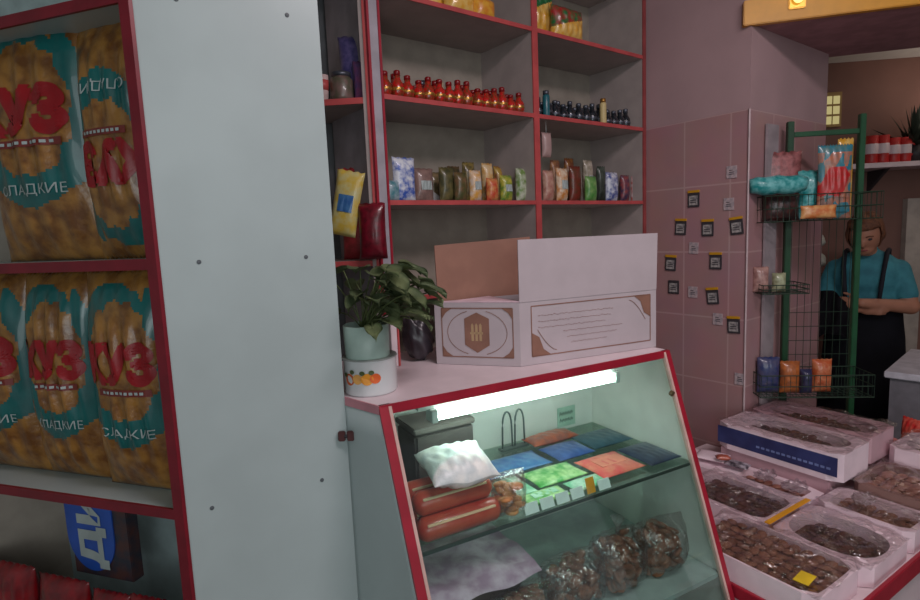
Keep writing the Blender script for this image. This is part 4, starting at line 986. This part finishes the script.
# white board leaning behind rack
xk, zk = RK.hit(757, 130, .05)
xg, zg = RK.hit(775, 124, -.035)
t = thing('grey_board', 'pale grey board standing upright between the corner and the green rack', 'board', RK.w(RK.hit(773, 150, -.035)[0], -.035, 0), math.radians(90-56))
b = B(); box(b, -.045, .045, 0, .010, 0, zg, .002); part('panel', b, mat('pale_grey_board', (158, 146, 150), .6), t)
b = B(); box(b, -.055, .055, -.010, .020, 0, .02); part('foot', b, DARK, t)

# ================================================================ FAR ROOM
x, z = FW.hit(827, 110, 0)
b = B(); box(b, x-.09, x+.075, -.03, -.001, z-.115, z+.105)
w = structure(part('window_1', b, mat('window_frame_paint', (150, 120, 70), .6), fr=FW))
b = B()
for i in range(3):
    for j in range(3): box(b, x-.072+i*.047, x-.072+i*.047+.038, -.034, -.0302, z-.098+j*.064, z-.098+j*.064+.05)
part('pane', b, emit('lit_pane', (230, 214, 150), .55), w)
zsh = FW.hit(880, 163, -.25)[1]; xs0 = FW.hit(840, 160, -.25)[0]
t = thing('wall_board', 'white wall shelf in the dim far room above the person', 'shelf', FW.w(xs0, 0, zsh), FW.rz)
b = B(); box(b, 0, 1.4, -.28, -.002, -.03, 0, .002); part('shelf', b, CREAM, t)
for x in (.3, 1.0): b = B(); hexa(b, [(x, -.002, -.031), (x, -.2, -.031), (x, -.002, -.16)], (.02, 0, 0)); part('bracket', b, DARK, t)
RW = mat('red_box_print', (186, 44, 44), .4)
for i, px in enumerate((871, 882, 893, 904)):
    x = FW.hit(px, 150, -.2)[0]; hh = .17 if i < 2 else .15
    t = thing('gift_mug', ['red and white mug, leftmost on the far shelf', 'red and white mug, second on the far shelf', 'red mug, third on the far shelf', 'dark red mug beside the dark plant'][i], 'mug', FW.w(x, -.2, zsh+.001), FW.rz, 'mugs on the far shelf')
    b = B(); lathe(b, [(.0001, 0), (.034, 0), (.037, .01), (.037, hh), (.032, hh), (.030, .01), (.0001, .01)], 18); part('mug_body', b, RW, t, True)
    b = B(); tube(b, [(.035, 0, hh*.8), (.06, 0, hh*.7), (.062, 0, hh*.4), (.035, 0, hh*.25)], .006, 6); part('handle', b, RW, t, True)
    b = B(); lathe(b, [(.0375, hh*.35), (.0380, hh*.36), (.0380, hh*.7), (.0375, hh*.71)], 18); part('pack_label', b, CREAM, t, True)
x = FW.hit(918, 120, -.18)[0]
t = thing('dark_plant', 'dark bushy plant on the far shelf at the right edge', 'plant', FW.w(x, -.16, zsh+.001), 0)
b = B(); lathe(b, [(.0001, 0), (.05, 0), (.065, .10), (.055, .10), (.0001, .08)], 16); part('plant_pot', b, DARK, t, True)
rnd = random.Random(4); b = B()
for i in range(70):
    a = rnd.uniform(0, 6.28); e = rnd.uniform(.1, 1.5); L_f = rnd.uniform(.12, .30); d_ = Vector((math.cos(a)*math.cos(e), math.sin(a)*math.cos(e), math.sin(e)))
    s_ = d_.cross(Vector((0, 0, 1))).normalized()*.014; p = Vector((0, 0, .09)); q = p+d_*L_f; q.y = min(q.y, .13); m_ = p.lerp(q, .6)
    b.faces.new([b.verts.new(v) for v in (p, m_+s_, q, m_-s_)])
part('foliage', b, mat('dark_foliage', (34, 44, 30), .7), t)
x = FW.hit(914, 240, -.05)[0]
b = B(); box(b, x-.05, x+.055, -.05, -.002, 0, zsh-.22); structure(part('trim_4', b, mat('pale_trim', (170, 160, 150), .6), fr=FW))
# white chair with white cushions behind person at left
x = FW.hit(824, 250, -.40)[0]
ch = thing('far_chair', 'dark chair with white bundle on its back, behind the person', 'chair', FW.w(x, -.40, 0), FW.rz)
for sx in (-1, 1):
    for sy in (-1, 1):
        b = B(); tube(b, [(sx*.17, sy*.17, 0), (sx*.16, sy*.16, .43)], .014); part('leg', b, DARK, ch)
b = B(); box(b, -.2, .2, -.2, .2, .43, .46, .01); part('seat', b, DARK, ch)
b = B()
for sx in (-1, 1): tube(b, [(sx*.16, .17, .46), (sx*.16, .20, 1.16)], .014)
box(b, -.17, .17, .18, .205, .80, 1.15, .01); part('backrest', b, mat('dim_wicker', (84, 76, 66), .7), ch)
for i, (dz, s) in enumerate(((1.17, 1), (1.30, .9))):
    t = thing('white_bundle', ['white folded bundle resting on the chair back', 'upper white folded bundle above the chair back'][i], 'bundle', FW.w(x, -.40+.19, dz-.0), FW.rz)
    b = B(); ell(b, (0, 0, .06), (.11*s, .07, .062), 20, 12)
    for v in b.verts: v.co *= 1+.06*math.sin(v.co.x*60+v.co.z*80)
    for v in b.verts: v.co.z = max(0, v.co.z)
    part('cloth', b, mat('white_cloth', (190, 196, 186), .8), t, True)
# grey white basin at the right, on a stool
d = ray(884, 371); pw = Vector((0, 0, H))+d*(2.45/d.y)
BT = Frame(pw.xy, 48)
t = thing('small_table', 'corner of a white topped grey cabinet table at the right edge before the person', 'table', BT.w(0, 0, 0), BT.rz)
b = B(); box(b, 0, .6, -.5, 0, pw.z-.03, pw.z, .004); part('table_top', b, mat('white_plastic', (206, 204, 212), .4), t)
b = B(); box(b, .02, .58, -.48, -.02, 0, pw.z-.031); part('cabinet_body', b, mat('grey_plastic', (120, 118, 124), .5), t)

# ---------------------------------------------------------------- person
def person():
    base = Vector((0, 0, H))+ray(864, 320)*(3.25/ray(864, 320).y); bx_, by_ = base.x, base.y
    P = thing('person', 'person in teal short sleeved shirt and dark apron, arms folded, head bowed behind the rack', 'person', (bx_, by_, 0), math.radians(-42))
    SKIN = mat('skin', (176, 122, 98), .55, vary=.05)
    # local: faces -y ; x to the viewer's right
    def cap(b, a, c, r0, r1, n=6):
        a = Vector(a); c = Vector(c)
        tube(b, [a.lerp(c, k/n) for k in range(n+1)], r0, 14, r1); ell(b, a, (r0,)*3, 14, 10); ell(b, c, (r1,)*3, 14, 10)
    b = B()
    ell(b, (0, .01, .84), (.165, .125, .14), 20, 12); ell(b, (0, 0, 1.0), (.15, .115, .17), 20, 12); ell(b, (0, 0, 1.15), (.165, .12, .15), 20, 12)
    cap(b, (0, .01, 1.24), (0, -.07, 1.33), .055, .05)
    hc = Vector((0, -.125, 1.40)); rh = Matrix.Rotation(math.radians(28), 4, 'X')
    ell(b, hc, (.078, .095, .112), 24, 18, rh)
    def hp_(x, y, z): return hc+(rh @ Vector((x, y, z)))
    ell(b, hp_(0, -.045, -.062), (.052, .05, .046), 16, 12, rh)            # jaw
    ell(b, hp_(0, -.098, -.012), (.012, .018, .024), 10, 8, rh)            # nose
    for s in (-1, 1): ell(b, hp_(s*.079, .005, -.005), (.010, .018, .028), 10, 8, rh)
    ell(b, hp_(0, -.088, -.052), (.024, .010, .007), 10, 8, rh)
    for s in (-1, 1):
        sh = Vector((s*.148, .01, 1.19)); el = Vector((s*.215, -.04, .985)); wr = Vector((-s*.01 + s*.02, -.235 if s > 0 else -.20, 1.02 if s > 0 else .985))
        cap(b, sh, el, .052, .042); cap(b, el, wr, .043, .027)
        hd = (Vector((-s*.1, .015, -.005)))
        pm = wr+hd*.45; ell(b, pm, (.048, .020, .036), 14, 10)
        for k in range(4):
            p0 = wr+hd*.75+Vector((0, 0, .026-.0175*k)); L_ = (.062, .07, .066, .052)[k]
            p1 = p0+Vector((-s*L_*.5, .004, 0)); p2 = p1+Vector((-s*L_*.35, .030, -.002))
            cap(b, p0, p1, .0095, .0085, 3); cap(b, p1, p2, .0085, .0075, 3)
        q0 = wr+hd*.25+Vector((0, -.004, .02)); cap(b, q0, q0+Vector((-s*.03, -.012, .028)), .011, .010, 3); cap(b, q0+Vector((-s*.03, -.012, .028)), q0+Vector((-s*.058, -.006, .034)), .010, .008, 3)
        hip = Vector((s*.085, .01, .80)); kn = Vector((s*.09, -.01, .44)); an = Vector((s*.095, .02, .08))
        cap(b, hip, kn, .082, .055); cap(b, kn, an, .055, .034); cap(b, an+Vector((0, .01, -.035)), an+Vector((0, -.13, -.05)), .036, .026)
    body = part('body', b, SKIN, P, True)
    m = body.modifiers.new('skin_union', 'REMESH'); m.mode = 'VOXEL'; m.voxel_size = .007; m.use_smooth_shade = True
    m = body.modifiers.new('soften', 'SMOOTH'); m.iterations = 3; m.factor = .5
    for s in (-1, 1):
        b = B(); ell(b, hp_(s*.030, -.083, .014), (.012, .010, .0065), 10, 8, rh); part('eye', b, DARK, body, True)
        b = B(); tube(b, [hp_(s*.014, -.091, .030), hp_(s*.03, -.090, .036), hp_(s*.047, -.080, .030)], .003, 6); part('eyebrow', b, mat('brown_hair', (120, 74, 48), .7, c2=(86, 52, 36), sc2=60), body, True)
    b = B(); ell(b, hp_(0, -.092, -.052), (.022, .009, .005), 10, 8, rh); part('mouth', b, mat('lips', (150, 70, 70), .5), body, True)
    # hair: cap over the skull, cut open at the face
    b = B(); ell(b, hp_(0, .012, .012), (.093, .108, .118), 30, 20, rh)
    ri = rh.inverted(); dele = []
    for v in b.verts:
        l = ri @ (v.co-hc)
        if l.y < -.045 and l.z < .055: dele.append(v)
        elif l.z < -.085: dele.append(v)
    bmesh.ops.delete(b, geom=dele, context='VERTS')
    for v in b.verts: v.co += (v.co-hc).normalized()*.004*math.sin(v.co.x*140+v.co.z*60)
    bmesh.ops.solidify(b, geom=b.faces[:], thickness=.006); part('hair', b, _mats['brown_hair'], P, True)
    # shirt
    TS_ = mat('teal_shirt', (64, 140, 152), .8, c2=(50, 116, 130), sc2=12)
    b = B()
    ell(b, (0, 0, 1.0), (.162, .128, .18), 20, 12); ell(b, (0, 0, 1.15), (.180, .136, .163), 20, 12); ell(b, (0, .01, .86), (.174, .135, .13), 20, 12); ell(b, (0, .008, 1.185), (.176, .095, .105), 20, 12)
    cap(b, (0, .012, 1.24), (0, -.012, 1.285), .072, .062)
    for s in (-1, 1): sh = Vector((s*.148, .01, 1.19)); el = Vector((s*.215, -.04, .985)); cap(b, sh, sh.lerp(el, .66), .060, .056)
    o = part('shirt', b, TS_, P, True); m = o.modifiers.new('cloth_union', 'REMESH'); m.mode = 'VOXEL'; m.voxel_size = .009; m.use_smooth_shade = True
    m = o.modifiers.new('soften', 'SMOOTH'); m.iterations = 3
    AP = mat('dark_apron', (26, 26, 36), .85)
    b = B(); prof = [(.178, .139, .97), (.184, .145, .90), (.196, .158, .80), (.205, .168, .66), (.215, .18, .50), (.222, .19, .20)]
    rg = [[b.verts.new((rx*math.cos(2*math.pi*k/36)*(1+.012*math.sin(9*k)), .01+ry*math.sin(2*math.pi*k/36)*(1+.012*math.sin(7*k)), z)) for k in range(36)] for rx, ry, z in prof]
    for i in range(len(rg)-1):
        for k in range(36): b.faces.new((rg[i][k], rg[i][(k+1) % 36], rg[i+1][(k+1) % 36], rg[i+1][k]))
    bmesh.ops.solidify(b, geom=b.faces[:], thickness=.004); ap = part('apron', b, AP, P, True)
    for s in (-1, 1):
        b = B(); pts = [(s*.075, -.138, .97), (s*.085, -.145, 1.10), (s*.095, -.125, 1.22), (s*.10, -.05, 1.298), (s*.10, .03, 1.305), (s*.095, .11, 1.22), (s*.085, .14, 1.08), (s*.07, .145, .97)]
        tube(b, pts, .012, 8); part('apron_strap', b, AP, ap, True)
    for s in (-1, 1):
        b = B(); ell(b, (s*.095, -.03, .045), (.048, .12, .045), 16, 10)
        for v in b.verts: v.co.z = max(.002, v.co.z)
        part('shoe', b, DARK, P, True)
    return P
pp = person()
# dark jacket carried on the folded arm
dd = Vector((0, 0, H))+ray(830, 330)*(2.72/ray(830, 330).y)
PF = Frame(pp.location.xy, 90+42)
b = B()
n1, n2 = 22, 16
def jx(u, v): # u across, v down
    return Vector((-.235+.20*u+.01*math.sin(8*v+u*5), -.250+.02*math.sin(14*u+2*v)-.02*v, 1.065-.30*v*(1-.35*u)-.06*u+.05*math.sin(math.pi*u)))
g = [[b.verts.new(jx(i/n1, j/n2)) for j in range(n2+1)] for i in range(n1+1)]
for i in range(n1):
    for j in range(n2): b.faces.new((g[i][j], g[i+1][j], g[i+1][j+1], g[i][j+1]))
bmesh.ops.solidify(b, geom=b.faces[:], thickness=.035)
o = part('folded_jacket', b, mat('black_cloth', (30, 26, 34), .9), smooth=True, loc=pp.location, rz=math.radians(-42)); tag(o, 'black folded jacket hanging over the arm of the person', 'jacket')

# bright reflection on the yellow beam, put in as a glowing bead on a plate
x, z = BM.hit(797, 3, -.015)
t = thing('beam_glint', 'small warm bright reflection on the yellow beam, made as a glowing bead', 'lamp', BM.w(x, -.0125, z), BM.rz)
b = B(); box(b, -.028, .028, -.008, 0, -.02, .05, .003); part('glint_plate', b, mat('glint_brass', (200, 150, 60), .3, .6), t)
b = B(); ell(b, (0, -.020, .02), (.020, .012, .026)); part('glint_bead', b, emit('warm_glint', (255, 226, 140), 1.6), t, True)

# ================================================================ LIGHT
def area(name, loc, target, size, sy, power, col):
    l = bpy.data.lights.new(name, 'AREA'); l.shape = 'RECTANGLE'; l.size = size; l.size_y = sy; l.energy = power; l.color = col
    o = bpy.data.objects.new(name, l); COL.objects.link(o); o.location = loc
    o.rotation_euler = (Vector(target)-Vector(loc)).to_track_quat('-Z', 'Y').to_euler(); return o
area('window_light', (1.1, -2.5, 2.1), (.2, 1.4, 1.2), 2.2, 1.6, 20, (.88, .97, .99))
area('shop_fill_light', (.0, -2.4, 1.35), (.3, 1.3, .9), 2.0, 1.0, 10, (.90, .98, 1.0))  # added fill from behind the camera, lifts the counter's lower interior
area('ceiling_light', (.9, .3, 2.78), (.9, .9, 0), 1.2, .3, 25, (1.0, .86, .90))
area('far_room_light', (3.3, 2.9, 2.48), (3.0, 3.2, 0), .6, .6, 3.5, (1.0, .80, .66))
area('far_ceiling_fill', (3.2, 3.2, 2.1), (3.0, 3.5, 3), .4, .4, 1.7, (1.0, .85, .74))  # added fill aimed upward to lighten the far room ceiling
W = bpy.data.worlds.new('world'); S.world = W; W.use_nodes = True
W.node_tree.nodes['Background'].inputs[0].default_value = (.92, .92, 1, 1); W.node_tree.nodes['Background'].inputs[1].default_value = .27
S.view_settings.view_transform = 'Standard'; S.view_settings.look = 'None'; S.view_settings.gamma = 1; S.view_settings.exposure = 0
S.view_settings.use_curve_mapping = False
